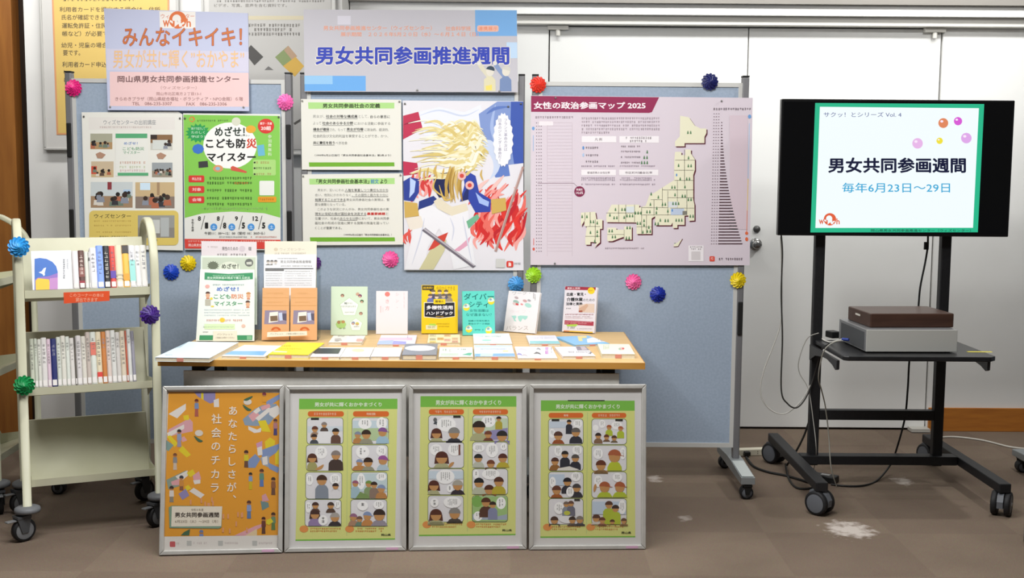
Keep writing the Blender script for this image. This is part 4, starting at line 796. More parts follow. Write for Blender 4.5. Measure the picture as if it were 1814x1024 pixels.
def d3_(s):
    s.view(725, 690, 3.532); sheet_base(s, [(70, 42), (670, 42), (665, 912), (60, 918)], 108, '男女が共に輝くおかやまづくり', (165, 66, 575, 98), (((122, 123, 342, 157), ''), ((398, 123, 618, 157), '')), ((122, 341, 1.2), (398, 617, 1)), ((164, 322), (331, 490), (498, 657), (666, 828)), (582, 874, 642, 888))
    Bn, Kh, Gy = '5a3025', 'b5b58a', '8e8c88'
    s.rect(275, 164, 322, 178, '33302c'); s.ell(162, 190, 12, 14, '6a6a6c'); s.curve([(152, 215), (170, 210), (186, 232)], 18, '4a5058'); s.bubble(232, 218, 60, 46, 5); s.fig(170, 276, 30, 322, Bn, Kh, kind='long'); s.fig(280, 274, 34, 322, Gy, '3a3a42')
    s.rect(400, 180, 615, 290, 'cbdcc0'); s.poly([(470, 262), (615, 240), (615, 310), (460, 318)], '9a94c0'); s.bubble(495, 200, 44, 36, 3); s.fig(436, 238, 38, 320, '33261f', Kh); s.fig(494, 282, 22, 318, '7a4630', '7a4630'); s.fig(560, 184, 15, 250, '3a2a22', 'b9a93c'); s.fig(580, 292, 32, 320, '2e2a2a', '8a84b4')
    s.bubble(168, 378, 38, 36, 4); s.bubble(284, 376, 42, 40, 4); s.rect(308, 345, 320, 410, '7a4a3c'); s.fig(203, 428, 37, 488, Bn, Kh, kind='long'); s.curve([(248, 488), (262, 470), (280, 455)], 20, 'c9955e')
    s.bubble(434, 366, 38, 26, 5); s.bubble(518, 380, 38, 46, 4); s.bubble(590, 358, 20, 22, 2); s.fig(432, 430, 25, 488, '2a2a2c', 'c4c8b8'); s.fig(510, 466, 24, 488, '7a4630', '6a4632'); s.fig(585, 430, 27, 488, '5a3025', 'c0b03c')
    s.rect(124, 510, 338, 560, 'd2e0ec'); s.bubble(226, 546, 58, 46, 5); s.bubble(254, 620, 20, 24, 1); s.fig(154, 602, 31, 656, Bn, Kh, kind='long', sx=.9); s.fig(303, 600, 31, 656, 'b0aca0', '3a3038')
    s.bubble(418, 532, 18, 30, 1); s.bubble(510, 530, 56, 34, 6); s.fig(436, 584, 29, 655, '222224', 'c4c8b0'); s.fig(500, 628, 29, 655, '5a3020', '8a5a35'); s.fig(560, 578, 29, 655, '5a3528', 'c0b03c')
    s.bubble(158, 708, 26, 28, 1); s.bubble(270, 706, 56, 36, 6); s.fig(167, 786, 35, 827, Bn, Kh, kind='long'); s.fig(284, 776, 34, 827, Gy, '4a4440')
    s.rr(395, 668, 613, 826, 16, 'a4c884'); s.ell(425, 700, 34, 36, '86b860'); s.poly([(396, 780), (460, 770), (520, 800), (612, 780), (612, 815), (396, 815)], 'a8b4c8'); s.bubble(574, 710, 30, 38, 2); s.bubble(430, 792, 28, 30, 2); s.fig(480, 706, 28, 800, '5a3528', '5a3a30'); s.fig(522, 722, 20, 815, '3a2a28', '8a90b0')
def d4_(s):
    s.view(935, 690, 3.53); sheet_base(s, [(82, 68), (668, 70), (672, 925), (78, 928)], 133, '男女が共に輝くおかやまづくり', (175, 92, 575, 121), (((130, 146, 347, 178), '職場'), ((400, 146, 616, 178), '')), ((131, 345, 0), (401, 616, 0)), ((186, 342), (351, 508), (517, 676), (684, 843)), (586, 888, 646, 904))
    s.rect(250, 66, 480, 72, '2c2a26')
    Dk, Or, Lm, Cp = '34343e', 'a0562c', 'b8c83c', 'b0623f'
    s.rect(135, 200, 240, 240, 'd0dcea'); s.rect(149, 186, 197, 199, '33302c'); s.bubble(312, 215, 28, 28, 3); s.bubble(152, 275, 18, 30, 2); s.fig(258, 204, 14, 278, '2a2624', Dk); s.fig(190, 290, 26, 340, '5a3a30', Or); s.fig(300, 268, 27, 338, '6a6460', Dk)
    s.rect(547, 186, 594, 199, '33302c'); s.bubble(424, 240, 18, 20, 0); s.bubble(465, 215, 20, 26, 3); s.bubble(556, 225, 34, 26, 4); s.fig(508, 238, 15, 290, Cp, Lm, kind='cap'); s.fig(580, 246, 15, 305, Cp, Lm, kind='cap'); s.fig(440, 290, 18, 338, '3a2a28', '8a6a50'); s.fig(492, 298, 16, 325, '6a3a28', '7a5a40'); s.fig(540, 304, 16, 332, '5a3a28', '7a6a54')
    s.bubble(190, 385, 24, 34, 3); s.bubble(308, 380, 30, 30, 3); s.fig(170, 450, 23, 506, '5a3a30', '9a6a3a'); s.fig(232, 406, 21, 490, '2e2826', Dk); s.fig(297, 430, 23, 502, '5a5450', Dk); s.poly([(190, 492), (260, 480), (320, 500), (300, 507), (180, 507)], 'e8e4dc')
    s.bubble(440, 402, 30, 34, 3); s.bubble(594, 400, 18, 38, 2); s.fig(457, 474, 30, 507, '6a3a28', 'a8865c'); s.fig(542, 418, 38, 507, Cp, 'c0cc3c', kind='cap', sx=.8)
    s.rect(134, 530, 230, 600, 'c8d8ea'); s.bubble(155, 580, 20, 34, 2); s.bubble(300, 545, 30, 30, 4); s.fig(180, 630, 27, 674, '6a4030', 'a8602f'); s.fig(247, 578, 25, 650, '26242a', Dk); s.fig(305, 616, 25, 674, '4a4648', Dk); s.bubble(264, 640, 24, 32, 2)
    s.bubble(440, 574, 26, 36, 3); s.bubble(560, 550, 30, 28, 4); s.fig(480, 612, 32, 674, Cp, Lm, kind='cap'); s.fig(575, 612, 31, 674, Cp, Lm, kind='cap'); s.curve([(414, 640), (420, 612), (424, 590)], 18, 'c9955e')
    s.rect(290, 684, 326, 696, '33302c'); s.bubble(196, 742, 32, 38, 3); s.ell(245, 810, 50, 26, 'f0f0f2'); s.fig(240, 718, 17, 790, '7a6a60', '8a93a0'); s.fig(270, 714, 17, 790, '6a4a40', '6f6f80'); s.ell(245, 772, 20, 14, 'c8cc4c'); s.fig(166, 818, 23, 842, '4a3028', '4a4a50'); s.fig(278, 816, 21, 842, '3a2a26', '7a6a60'); s.fig(325, 814, 22, 842, '8a8078', '5a5a60')
    s.rect(404, 700, 612, 780, 'c8d8ea'); s.bubble(590, 735, 24, 44, 3); s.fig(507, 722, 23, 842, '5a3a2c', 'b5c43c', sx=1.1); s.fig(548, 745, 22, 842, '3a2a28', Lm); s.fig(428, 805, 23, 842, '5a3a30', 'd8d2c8'); s.fig(465, 818, 19, 842, '6a3a2c', 'b07a60'); s.fig(528, 828, 15, 842, '5a3a28', '9a6a40'); s.fig(600, 822, 17, 842, '6a4a38', 'a8865c')
framed('orange framed poster with white vertical lettering, at the left end of the leaning row', (280.5, 986), (501, 981), 683, d1_)
framed('framed green comic poster next to the orange one, a table meeting in its first panel', (502.5, 980.5), (720.5, 977), 682.5, d2_)
framed('framed green comic poster between two other green ones, third in the leaning row', (723, 977), (934, 974.5), 682, d3_)
framed('framed green comic poster at the right end of the leaning row, its print mounted low', (936.5, 975.5), (1145, 974), 681, d4_)
# ---------------------------------------------------------------- things on the table
M_PG = nmat('book_page_edges', 'cfc4ac', 'ddd4c0', 200, .8, stretch=(1, 1, 6))
def lean_sheet(bl, br, lean, t, z=TT):
    a, b = onZ(*bl, z), onZ(*br, z); U = b - a; W = U.length; U.normalize(); back = Vector((-U.y, U.x, 0)); l = math.radians(lean)
    V = back * math.sin(l) + Vector((0, 0, math.cos(l)))
    return Sheet(a + Vector((0, 0, t * math.sin(l))), U, V), W
def stand_book(label, bl, br, topy, lean, th, col, draw, spine=None):
    """book standing open-faced on the table, leaning back"""
    s, W = lean_sheet(bl, br, lean, th + .0006); s.rough = .4
    H = s.loc((bl[0] + br[0]) / 2, topy)[1]
    t = thing('standing_book', label, 'book', onZ(*bl, TT), group='books standing at the back of the table'); T = s.world()
    s.prism([(0, 0), (W, 0), (W, H), (0, H)], -.0016, 0, mat(col, .4)); m = s
    m.box(0, 0, -th, W, H, -th + .0016, mat(col, .4)); m.box(0, 0, -th + .0016, .002, H, -.0016, mat(spine or col, .4))
    s.lim = (0, 0, W, H); draw(s); m.build('cover', t)
    MB().box(.0022, .003, -th + .0018, W - .004, H - .003, -.0018, M_PG).build('pages', t, T); return t
RV = lambda s: s.view(570, 490, 6.608)
def b1(s):
    RV(s)
    pg = lambda cx, cy, r: [(cx + r * math.sin(2 * math.pi * k / 5), cy - r * math.cos(2 * math.pi * k / 5)) for k in range(5)]
    s.poly(pg(322, 362, 118), 'b9d3ae'); s.poly(pg(322, 362, 112), 'eef2ea'); s.poly(pg(400, 565, 82), 'b9d3ae'); s.poly(pg(400, 565, 77), 'eef2ea')
    s.text('知', 264, 300, 298, 326, '5a6a60', .03); s.scrib(305, 304, 372, 324, 'b4bcb0', 20); s.scrib(224, 340, 410, 360, '9aa89c', 20); s.scrib(256, 412, 390, 426, '7a887c', 14)
    for x, y, h in ((242, 222, '8a6a5a'), (420, 205, 'c9a890'), (448, 226, '7a3a60'), (470, 290, '4f6a4a'), (458, 432, '9a7a6a'), (222, 535, 'b0a070'), (368, 545, '8a94a8'), (415, 553, 'c8c050')): s.ell(x, y, 22, 20, h, 10); s.ell(x - 2, y + 8, 14, 12, 'c9a08a', 8)
    s.ell(225, 560, 62, 50, 'a9cc7a', 8); s.ell(200, 535, 20, 20, 'a8825a'); s.ell(250, 530, 22, 18, 'b8905c'); s.scrib(186, 598, 278, 616, '6a7a50', 16); s.scrib(376, 580, 436, 592, '4a4a48', 12)
def b2(s):
    RV(s); s.ell(768, 206, 30, 28, 'e2827a'); s.vtext('き方', 768, 250, 410, 54, 'e0b0b0', .01); s.vtext('シン・', 884, 170, 400, 44, 'e6c2c6', .006); s.vscrib(964, 190, 380, 14, 'ecd4d6'); s.vscrib(690, 345, 430, 16, 'e6c0c0'); s.vscrib(716, 360, 420, 12, 'ecd4d6')
def b3(s):
    RV(s); s.poly([(1176, 104), (1316, 106), (1312, 150), (1270, 176), (1260, 158), (1176, 158)], '33322c'); s.text('超実践！', 1186, 118, 1302, 146, 'd0a81c', .02); s.text('今日からできる', 1340, 112, 1560, 165, 'a98a1a', .012)
    for x, y, h, c_ in ((1305, 180, 'e3c9a0', '4a4c6a'), (1380, 180, 'e0bf92', '6a6a70'), (1455, 180, 'e3c9a0', '55566a'), (1270, 228, 'd8b0a0', '6a70a8'), (1345, 235, 'd9c4b0', '6f6fa0'), (1425, 228, 'c0a890', '8a8a90'), (1495, 225, 'a08a68', '9a8a70')): s.fig(x, y, 25, 300, '6a5a48', c_, h)
    s.poly([(1196, 302), (1560, 296), (1560, 470), (1380, 492), (1196, 476)], 'e6e0cc'); s.poly([(1204, 310), (1553, 304), (1555, 464), (1380, 484), (1203, 468)], '22212a')
    s.rr(1308, 262, 1448, 322, 8, 'ecc81e'); s.text('職場の', 1328, 278, 1425, 306, '4a4020', .02)
    s.text('多様性活用', 1226, 338, 1534, 386, 'e6e4ea', .035); s.text('ハンドブック', 1222, 406, 1534, 450, 'e6e4ea', .035); s.text('実践的活用', 1334, 460, 1424, 476, 'c9a040', .01)
    s.rr(1218, 568, 1350, 620, 4, 'e0dcb0'); s.poly([(1250, 570), (1262, 552), (1330, 552), (1340, 575)], 'a9d050'); s.scrib(1240, 578, 1332, 604, '7a7a60', 10); s.scrib(1345, 546, 1500, 562, 'c0a420', 14); s.scrib(1370, 578, 1500, 590, 'c0a420', 14)
QV = lambda s: s.view(810, 490, 5.335)
def b4(s):
    QV(s); s.text('ダイバー', 62, 158, 346, 220, '1f6a66', .014); s.text('シティ', 108, 238, 296, 292, '1f6a66', .014); s.text('女性活躍は', 118, 308, 298, 334, '2f8a84', .012); s.text('なぜ進まない？', 84, 346, 326, 374, '2f8a84', .012)
    s.text('組織の性格を読み', 104, 410, 306, 426, '2f8a84', .01); s.text('男性のデータ検証', 104, 438, 308, 454, '2f8a84', .01); s.scrib(166, 496, 246, 510, '3a948e', 14)
    for x, y in ((86, 290), (320, 232), (110, 496), (298, 508)): s.ell(x, y, 32, 34, 'e6d23a', 16); s.poly([(x - 30, y + 4), (x - 18, y - 26), (x + 16, y - 30), (x + 34, y - 4), (x + 8, y + 8)], 'cfe0e0'); s.ell(x - 6, y - 16, 13, 11, '8aa8b0')
def b5(s):
    QV(s); s.text('ワーク・', 522, 140, 690, 172, 'a8a8aa', .0); s.text('バランス', 462, 464, 670, 506, 'b0a8a8', .0); s.text('ライフ・', 500, 316, 690, 344, 'ead8dc', .0)
    for x, y, h, a in ((556, 240, '9ab8ae', 30), (545, 258, 'd8c0c0', 24), (566, 262, 'cf4a4c', 16), (640, 230, 'c9a0a0', 22), (670, 272, 'a9d4ca', 34), (680, 226, 'a8a4a8', 18), (560, 200, 'b8a8ac', 20), (610, 262, 'd88a8a', 14)): s.ell(x, y, a, a * .6, h, 9, rot=20)
    for p in ([(512, 372), (556, 368), (560, 385), (545, 400), (560, 425), (540, 420), (528, 392)], [(572, 375), (600, 368), (666, 372), (662, 392), (640, 410), (618, 395), (600, 428), (586, 420), (574, 395)]): s.poly(p, 'a4d6cc')
    s.vscrib(722, 156, 215, 11, '6a6a6a'); s.vscrib(736, 156, 225, 9, '8a8a8a')
def b6(s):
    QV(s); s.poly([(1022, 92), (1310, 98), (1306, 130), (1018, 124)], '9a2338'); s.text('最新と実務', 1040, 102, 1162, 118, 'e6d0d0', .02); s.ell(1266, 134, 34, 32, 'e6c81e'); s.scrib(1240, 126, 1294, 140, 'b05a20', 12)
    s.text('出産・育児・', 1034, 150, 1215, 184, '222224', .035); s.text('介護休業', 1034, 198, 1186, 234, '222224', .035); s.text('のための', 1190, 208, 1300, 234, '5a5a5c', .005); s.text('法律と実務', 1028, 244, 1184, 272, '2a2a2c', .03)
    s.poly([(1150, 270), (1220, 256), (1298, 258), (1296, 342), (1148, 336)], 'd6bfae'); s.poly([(1150, 300), (1225, 258), (1240, 275), (1200, 330), (1150, 336)], 'c9a48c'); s.poly([(1148, 322), (1182, 318), (1184, 338), (1148, 338)], 'a05a48')
    s.scrib(1030, 296, 1085, 306, '5a5a5a', 12); s.scrib(1022, 352, 1290, 364, 'a04a5a', 14); s.scrib(1020, 374, 1265, 382, 'c09aa0', 10); s.scrib(1020, 388, 1280, 396, 'c09aa0', 10)
    s.poly([(1016, 412), (1290, 426), (1288, 466), (1014, 452)], 'a8384a'); s.scrib(1022, 422, 1275, 436, 'd8a8ae', 12); s.scrib(1022, 440, 1225, 450, 'd8a8ae', 12)
    s.poly([(1030, 454), (1142, 450), (1120, 472), (1040, 470)], 'a9d04a'); s.scrib(1042, 474, 1116, 494, '7a7a78', 9); s.poly([(1008, 508), (1282, 522), (1280, 534), (1006, 520)], 'e2ba3a'); s.poly([(1008, 508), (1060, 511), (1058, 523), (1006, 520)], 'd88a4a'); s.scrib(1135, 488, 1275, 500, 'b8b0b4', 10)
stand_book('pale green book with white pentagons on its cover, standing at the left of the row', (586, 594.5), (650.5, 594.5), 507.5, 9, .012, 'cfe0c8', b1)
stand_book('white book with pink vertical lettering and a red dot, standing upright', (666, 592.5), (722, 592.5), 515.5, 9, .012, 'e6e0e3', b2)
stand_book('bright yellow book with a black title plate, standing in the middle of the row', (746.5, 592), (811, 592), 505, 10, .02, 'eac51c', b3)
stand_book('turquoise book with dark green lettering and round drawings, standing upright', (820, 595), (877, 594), 515.5, 8, .016, '5fcfc0', b4)
stand_book('white book tilted sideways with a turquoise world map on its cover', (892, 588), (948, 592.5), 516, 15, .014, 'e6e3e6', b5)
stand_book('white book with a dark red top band, last standing book on the right', (995.5, 589), (1053, 592), 508, 12, .022, 'dcd6dc', b6)
# flat books
def flat_book(label, fl_, fr_, backy, th, col, draw, hard=False, sticker=None, edge=None):
    z = TT + th; a, b = onZ(*fl_, z), onZ(*fr_, z); U = b - a; W = U.length; U.normalize(); V = Vector((-U.y, U.x, 0))
    s = Sheet(a, U, V); s.rough = .38; D = s.loc((fl_[0] + fr_[0]) / 2, backy)[1]
    t = thing('flat_book', label, 'book', (a.x, a.y, TT), group='books lying flat on the table'); T = s.world(); c_ = .0012 if not hard else .0025
    s.prism([(0, 0), (W, 0), (W, D), (0, D)], -c_, 0, mat(col, .4)); s.box(0, 0, -th + .0002, W, D, -th + c_, mat(col, .4)); s.box(0, 0, -th + c_, .0015 if not hard else .003, D, -c_, mat(col, .4))
    s.lim = (0, 0, W, D); draw(s); s.build('cover', t)
    MB().box(.002, .0015, -th + c_, W - .0015, D - .0015, -c_, edge or M_PG).build('pages', t, T)
    sx = sticker if sticker is not None else .5
    MB().box(W * sx - .012, -.0006, -th + .001, W * sx + .012, .0014, -.0012, mat('cf8a7c', .5)).build('shelf_sticker', t, T); return t
RV = lambda s, v=None: s.view(270, 590, 5.852)
def f1(s):
    RV(s); s.poly([(270, 92), (370, 92), (290, 150), (180, 160)], 'a9c0cc'); s.scrib(130, 222, 220, 232, '8f9ea8', 10)
def f2(s):
    RV(s); s.poly([(800, 186), (1190, 188), (1150, 232), (745, 224)], '6da4d2'); s.poly([(820, 128), (1236, 128), (1232, 140), (808, 140)], 'e8e6e0')
def f3(s):
    RV(s); s.scrib(1320, 128, 1440, 140, 'b8a828', 20); s.poly([(1260, 182), (1400, 192), (1390, 202), (1252, 198)], 'e6e0b8'); s.scrib(1310, 160, 1560, 170, 'c0b02c', 22)
def f4(s):
    s.view(640, 440, 3.488); s.poly([(-302, 618), (-240, 618), (-250, 650), (-320, 650)], '2b2c2e')
    s.view(270, 590, 5.852); s.poly([(1715, 156), (1960, 158), (1930, 216), (1680, 216)], '343b3b')
def f5(s): s.view(570, 490, 6.608); s.ell(425, 864, 76, 20, 'cfe0a8', 14); s.scrib(300, 900, 520, 912, 'd8d8d8', 14)
def f6(s): s.view(570, 490, 6.608); s.poly([(650, 832), (930, 832), (900, 870), (620, 890)], 'd4d8e2'); s.poly([(680, 832), (800, 832), (720, 880), (640, 890)], 'c6cad8')
def f7(s): s.view(570, 490, 6.608); s.ell(1150, 838, 178, 32, 'e3e6ee', 24); s.ell(1150, 838, 150, 22, 'eceef2', 24)
def f8(s):
    s.view(570, 490, 6.608); s.scrib(1410, 846, 1480, 876, '9ab0a4', 28); s.text('と', 1490, 850, 1512, 880, '6a6a6a', .01); s.scrib(1590, 846, 1700, 860, '6a7068', 20); s.poly([(1640, 915), (1720, 893), (1760, 895), (1740, 925)], '5fa88c'); s.rect(1395, 898, 1600, 925, 'b9c8be')
def f9(s):
    s.view(810, 490, 5.335); s.poly([(166, 730), (545, 726), (550, 752), (166, 755)], '7da8e6'); s.poly([(220, 732), (340, 728), (335, 752), (216, 753)], 'bcd8c4'); s.poly([(430, 700), (485, 700), (482, 708), (428, 708)], 'e2cc6a'); s.scrib(220, 680, 500, 690, 'a8b8d8', 14); s.poly([(168, 650), (520, 650), (525, 665), (168, 668)], 'c4d4ee')
def f10(s):
    s.view(810, 490, 5.335)
    for x, y, w_, h in ((620, 690, 60, 'c8c4cc'), (590, 735, 36, '8a84b8'), (700, 720, 60, 'd8d0cc'), (760, 725, 45, '5a5858'), (640, 745, 40, 'b8b0b4'), (770, 685, 30, '9a9aa0')): s.poly([(x - w_ * .9, y + 6), (x - w_ * .3, y - 14), (x + w_ * .4, y - 6), (x + w_ * .8, y + 14), (x, y + 4)], h)
    s.vtext('世話', 846, 664, 735, 34, 'c07ac0', .03); s.vscrib(890, 670, 725, 10, '8a8a8a')
def f11(s):
    s.view(810, 490, 5.335); s.poly([(1118, 660), (1262, 656), (1284, 696), (1135, 698)], '7f7a86'); s.poly([(1160, 660), (1200, 658), (1230, 690), (1180, 694)], 'b4aab0'); s.scrib(1045, 706, 1280, 722, '5a5a5a', 16); s.poly([(1225, 735), (1275, 708), (1262, 735), (1248, 728)], '6a6a70')
def f12(s):
    s.view(810, 490, 5.335); s.ell(1552, 682, 30, 14, 'd8b0a8', 12); s.ell(1536, 685, 12, 9, '9ab8a0', 10); s.ell(1568, 680, 12, 8, 'c8544c', 10)
    for x in (1385, 1400, 1415, 1430): s.vscrib(x, 645, 690, 9, 'b4c0a8')
flat_book('large pale blue booklet lying flat at the left front corner of the table', (274.5, 633), (371, 634.3), 605, .016, 'cfe0ea', f1, sticker=.46)
flat_book('thin white and blue booklet lying flat between the pale blue and the yellow one', (392.5, 630.5), (468.5, 632), 611, .010, 'e3e2dc', f2)
flat_book('yellow book lying flat in front of the orange brochures', (475, 627.5), (546, 628.5), 606.5, .016, 'e6d52c', f3)
flat_book('white book with a dark rectangle on its cover, lying flat in the front row', (549.5, 632), (602, 632), 615.5, .011, 'e6e4e8', f4)
flat_book('white book with a light green patch, lying flat in the front row', (603, 632), (655, 632), 615.5, .012, 'e8e8e6', f5)
flat_book('white book with pale grey diagonal shapes, lying flat in the front row', (656.5, 631.5), (708, 631.5), 615.5, .013, 'e4e4ea', f6)
flat_book('thick grey hardback with a white oval, lying flat in the front row', (712, 628.5), (773, 628.5), 609, .020, '80858f', f7, True)
flat_book('white book with green lettering and a green brush mark, lying flat in the front row', (777, 632), (838, 632), 615, .011, 'd8e0d8', f8)
flat_book('white book with a blue and green stripe along its near edge, lying flat', (841, 631.5), (912.5, 631.5), 611.5, .013, 'd4e0f0', f9)
flat_book('white comic-style book with ink drawings and purple characters, lying flat', (918, 634.5), (987.5, 634.5), 614, .008, 'e6e2e6', f10)
flat_book('white book with a grey photograph in its corner, lying flat', (997, 631), (1055, 630.5), 614, .011, 'e4e0e6', f11)
flat_book('cream book with a small red drawing, lying flat at the right table end', (1066, 627), (1125, 627.5), 609.5, .017, 'e2e4d0', f12)
def g1(s):
    s.view(570, 490, 6.608); s.scrib(190, 692, 270, 706, '6a6460', 16); s.scrib(310, 692, 390, 704, '6a6460', 14); s.ell(440, 745, 55, 18, 'd89a94', 12); s.poly([(150, 725), (220, 720), (240, 750), (150, 760)], 'b0a8a8'); s.ell(180, 750, 26, 10, '9a9090'); s.poly([(300, 700), (420, 695), (400, 760), (280, 770)], 'e6dede')
def g2(s):
    s.view(570, 490, 6.608); s.poly([(658, 715), (1060, 715), (1060, 745), (655, 745)], 'e0b8cc'); s.poly([(650, 752), (840, 745), (820, 792), (645, 796)], '9db4ea'); s.poly([(840, 752), (990, 760), (985, 796), (820, 796)], '8f92d6'); s.scrib(1000, 690, 1030, 740, 'a8a0b8', 12)
def g3(s):
    s.view(570, 490, 6.608)
    for x, y, h in ((1298, 735, 'b8b494'), (1390, 730, 'd0a468'), (1470, 745, 'd8a89c'), (1560, 730, 'd4b494'), (1300, 690, 'c8c0a0'), (1470, 690, 'd8b088'), (1560, 765, 'd0a090'), (1300, 772, 'd8c070')): s.rect(x - 38, y - 16, x + 38, y + 14, h); s.scrib(x - 30, y - 8, x + 30, y + 4, '8a7a60', 14)
def g4(s): s.view(810, 490, 5.335); s.scrib(220, 560, 420, 572, 'c4d0d0', 14); s.ell(278, 602, 46, 8, 'a8d4c8', 14); s.scrib(230, 622, 420, 630, 'c8c8cc', 12)
def g5(s): s.view(810, 490, 5.335); s.poly([(684, 608), (968, 610), (975, 638), (688, 636)], '8fc8cc'); s.scrib(700, 575, 920, 586, 'c8c4d4', 14)
def g6(s):
    s.view(810, 490, 5.335); s.poly([(1135, 565), (1220, 560), (1225, 580), (1180, 582), (1185, 610), (1150, 610)], 'dcd08a'); s.poly([(1225, 590), (1300, 570), (1370, 570), (1400, 618), (1230, 625)], 'dfe6f0'); s.poly([(1320, 556), (1385, 556), (1410, 610), (1360, 615)], 'b4bac8'); s.scrib(1330, 565, 1390, 600, '8a8e98', 16)
flat_book('cream and pink booklet lying flat below the green standing book', (582, 606.5), (641, 606.5), 594.5, .012, 'e2dcd4', g1, sticker=.47)
flat_book('white booklet with pink and blue bands, lying flat below the white standing book', (668, 610), (734.5, 610), 593.5, .009, 'e0dcea', g2)
flat_book('cream booklet printed with small coloured tiles, lying flat below the yellow standing book', (757, 607), (815, 607), 592.5, .012, 'e4dcb8', g3)
flat_book('plain white book with faint print, lying flat behind the blue striped one', (839.5, 609), (907.5, 609), 590.5, .009, 'e4e8e6', g4)
flat_book('white booklet with a turquoise band, lying flat in the second row', (938, 609), (992.5, 609), 594, .009, 'e0e0ea', g5)
flat_book('light blue booklet with yellow and white shapes, lying flat near the right end', (1019, 611), (1080, 608.5), 594, .008, '7fb8e2', g6)
# ---------------------------------------------------------------- leaflets in clear racks
M_CLEAR = glass('clear_acrylic', (.93, .95, .95, 1), rough=.1)
def leaflet(label, s, pts, col, draw, th=.004, name='leaflet_stack', group=None):
    s.paper(pts, col, th); draw(s); return ext(s.build(name), label, 'leaflets', group)
def rack(label, bl, br, tiers):
    """clear stepped rack: tiers = [(height z, set-back, panel length)]"""
    s, W = lean_sheet(bl, br, 0, 0); a = s.O; t = thing('leaflet_rack', label, 'rack', (a.x, a.y, TT), math.atan2(s.U.y, s.U.x)); d = tiers[-1][1] + .012
    MB().box(-.004, .0005, 0, W + .004, d, .003, M_CLEAR).build('base', t)
    l = math.radians(12)
    for z0, y0, ln in tiers:
        y0 += .008
        MB().prism([(y0, z0 + .0), (y0 + .003, z0), (y0 + .003 + ln * math.sin(l), z0 + ln * math.cos(l)), (y0 + ln * math.sin(l), z0 + ln * math.cos(l))], -.003, W + .003, M_CLEAR, AX_X).build('pocket_back', t)
    for x in (-.0055, W + .0035):
        MB().prism([(.004, .0032), (d - .001, .0032), (d + .045, .26), (.075, .26)], x, x + .002, M_CLEAR, AX_X).build('side_wall', t)
    return t
LV_ = (340, 420, 5.391)
rack('clear stepped leaflet rack on the left of the table, holding pale green and white leaflets', (350, 605), (449, 605), ((.0032, .0, .26), (.0032, .045, .30), (.0032, .085, .33)))
rack('clear stepped leaflet rack holding two orange brochures and taller white leaflets', (465, 603.5), (561, 603.5), ((.0032, .0, .17), (.0032, .045, .30), (.0032, .085, .33)))
def L1(s):
    s.view(*LV_); s.poly([(122, 338), (350, 352), (582, 340), (582, 402), (350, 418), (120, 406)], '3f8f62'); s.text('男女共同参画の視点で備える防災', 145, 378, 556, 402, 'd8e6da', .015); s.scrib(200, 362, 510, 376, 'a8ccb4', 15)
    s.scrib(200, 450, 505, 464, '6a8a8a', 15); s.text('めざせ！', 236, 474, 446, 518, '4468b8', .03); s.text('こども', 208, 546, 370, 590, '4f9468', .025); s.text('防災', 376, 544, 494, 590, 'd88a64', .025); s.text('マイスター', 212, 614, 484, 656, '4f9468', .025)
    for x, y, h in ((152, 540, '5a4038'), (534, 625, '5a4038'), (540, 545, 'c08a58')): s.ell(x, y + 18, 20, 22, 'd8a888', 12); s.ell(x, y, 23, 20, h, 12, 180, 360); s.poly([(x - 14, y + 38), (x + 14, y + 38), (x + 16, y + 52), (x - 16, y + 52)], 'c88a70')
    s.ell(148, 472, 22, 18, 'dfa8a0'); s.rect(126, 596, 180, 655, 'b4b0a0'); s.ell(186, 588, 14, 12, 'e0cc50'); s.ell(196, 662, 16, 8, 'e0cc50')
    for y in (690, 716, 742): s.scrib(118, y, 560, y + 12, 'c0cad0', 14)
    s.scrib(140, 786, 480, 806, 'dca090', 18); s.ell(290, 792, 26, 22, 'e4c040'); s.rect(120, 830, 410, 880, 'cfe4b8'); s.scrib(110, 852, 400, 866, '9ab890', 14); s.ell(492, 850, 20, 18, 'd8b8a8'); s.scrib(104, 902, 160, 914, '6a6a6a', 11)
    s.poly([(74, 938), (578, 938), (576, 984), (70, 984)], '3f8f62'); s.rect(525, 945, 570, 980, '7ab48c')
def L2(s):
    s.view(*LV_); s.poly([(100, 195), (608, 195), (608, 470), (95, 470)], 'c2cbb8')
    pts = [(202 + (58 if k % 2 else 44) * math.cos(k * math.pi / 14), 272 + (44 if k % 2 else 34) * math.sin(k * math.pi / 14)) for k in range(28)]; s.poly(pts, '69705f'); s.ell(360, 300, 100, 66, 'd8dccb', 24); s.text('めざせ！', 284, 254, 444, 302, '4a5046', .03); s.text('こども防災', 240, 312, 540, 352, '3a3a38', .03)
    s.ell(546, 245, 40, 38, '6a6c68', 22); s.poly([(520, 240), (570, 235), (572, 262), (522, 262)], 'c8cabf')
def L3(s):
    s.view(*LV_); s.text('男性のための', 288, 92, 440, 128, '5a5456', .014); s.scrib(150, 86, 245, 104, 'b0a4a4', 14); s.text('相談', 540, 92, 568, 130, '6a6466', .02); s.ell(480, 112, 30, 28, 'c8bcc2', 18); s.scrib(240, 158, 520, 178, '5a5456', 26)
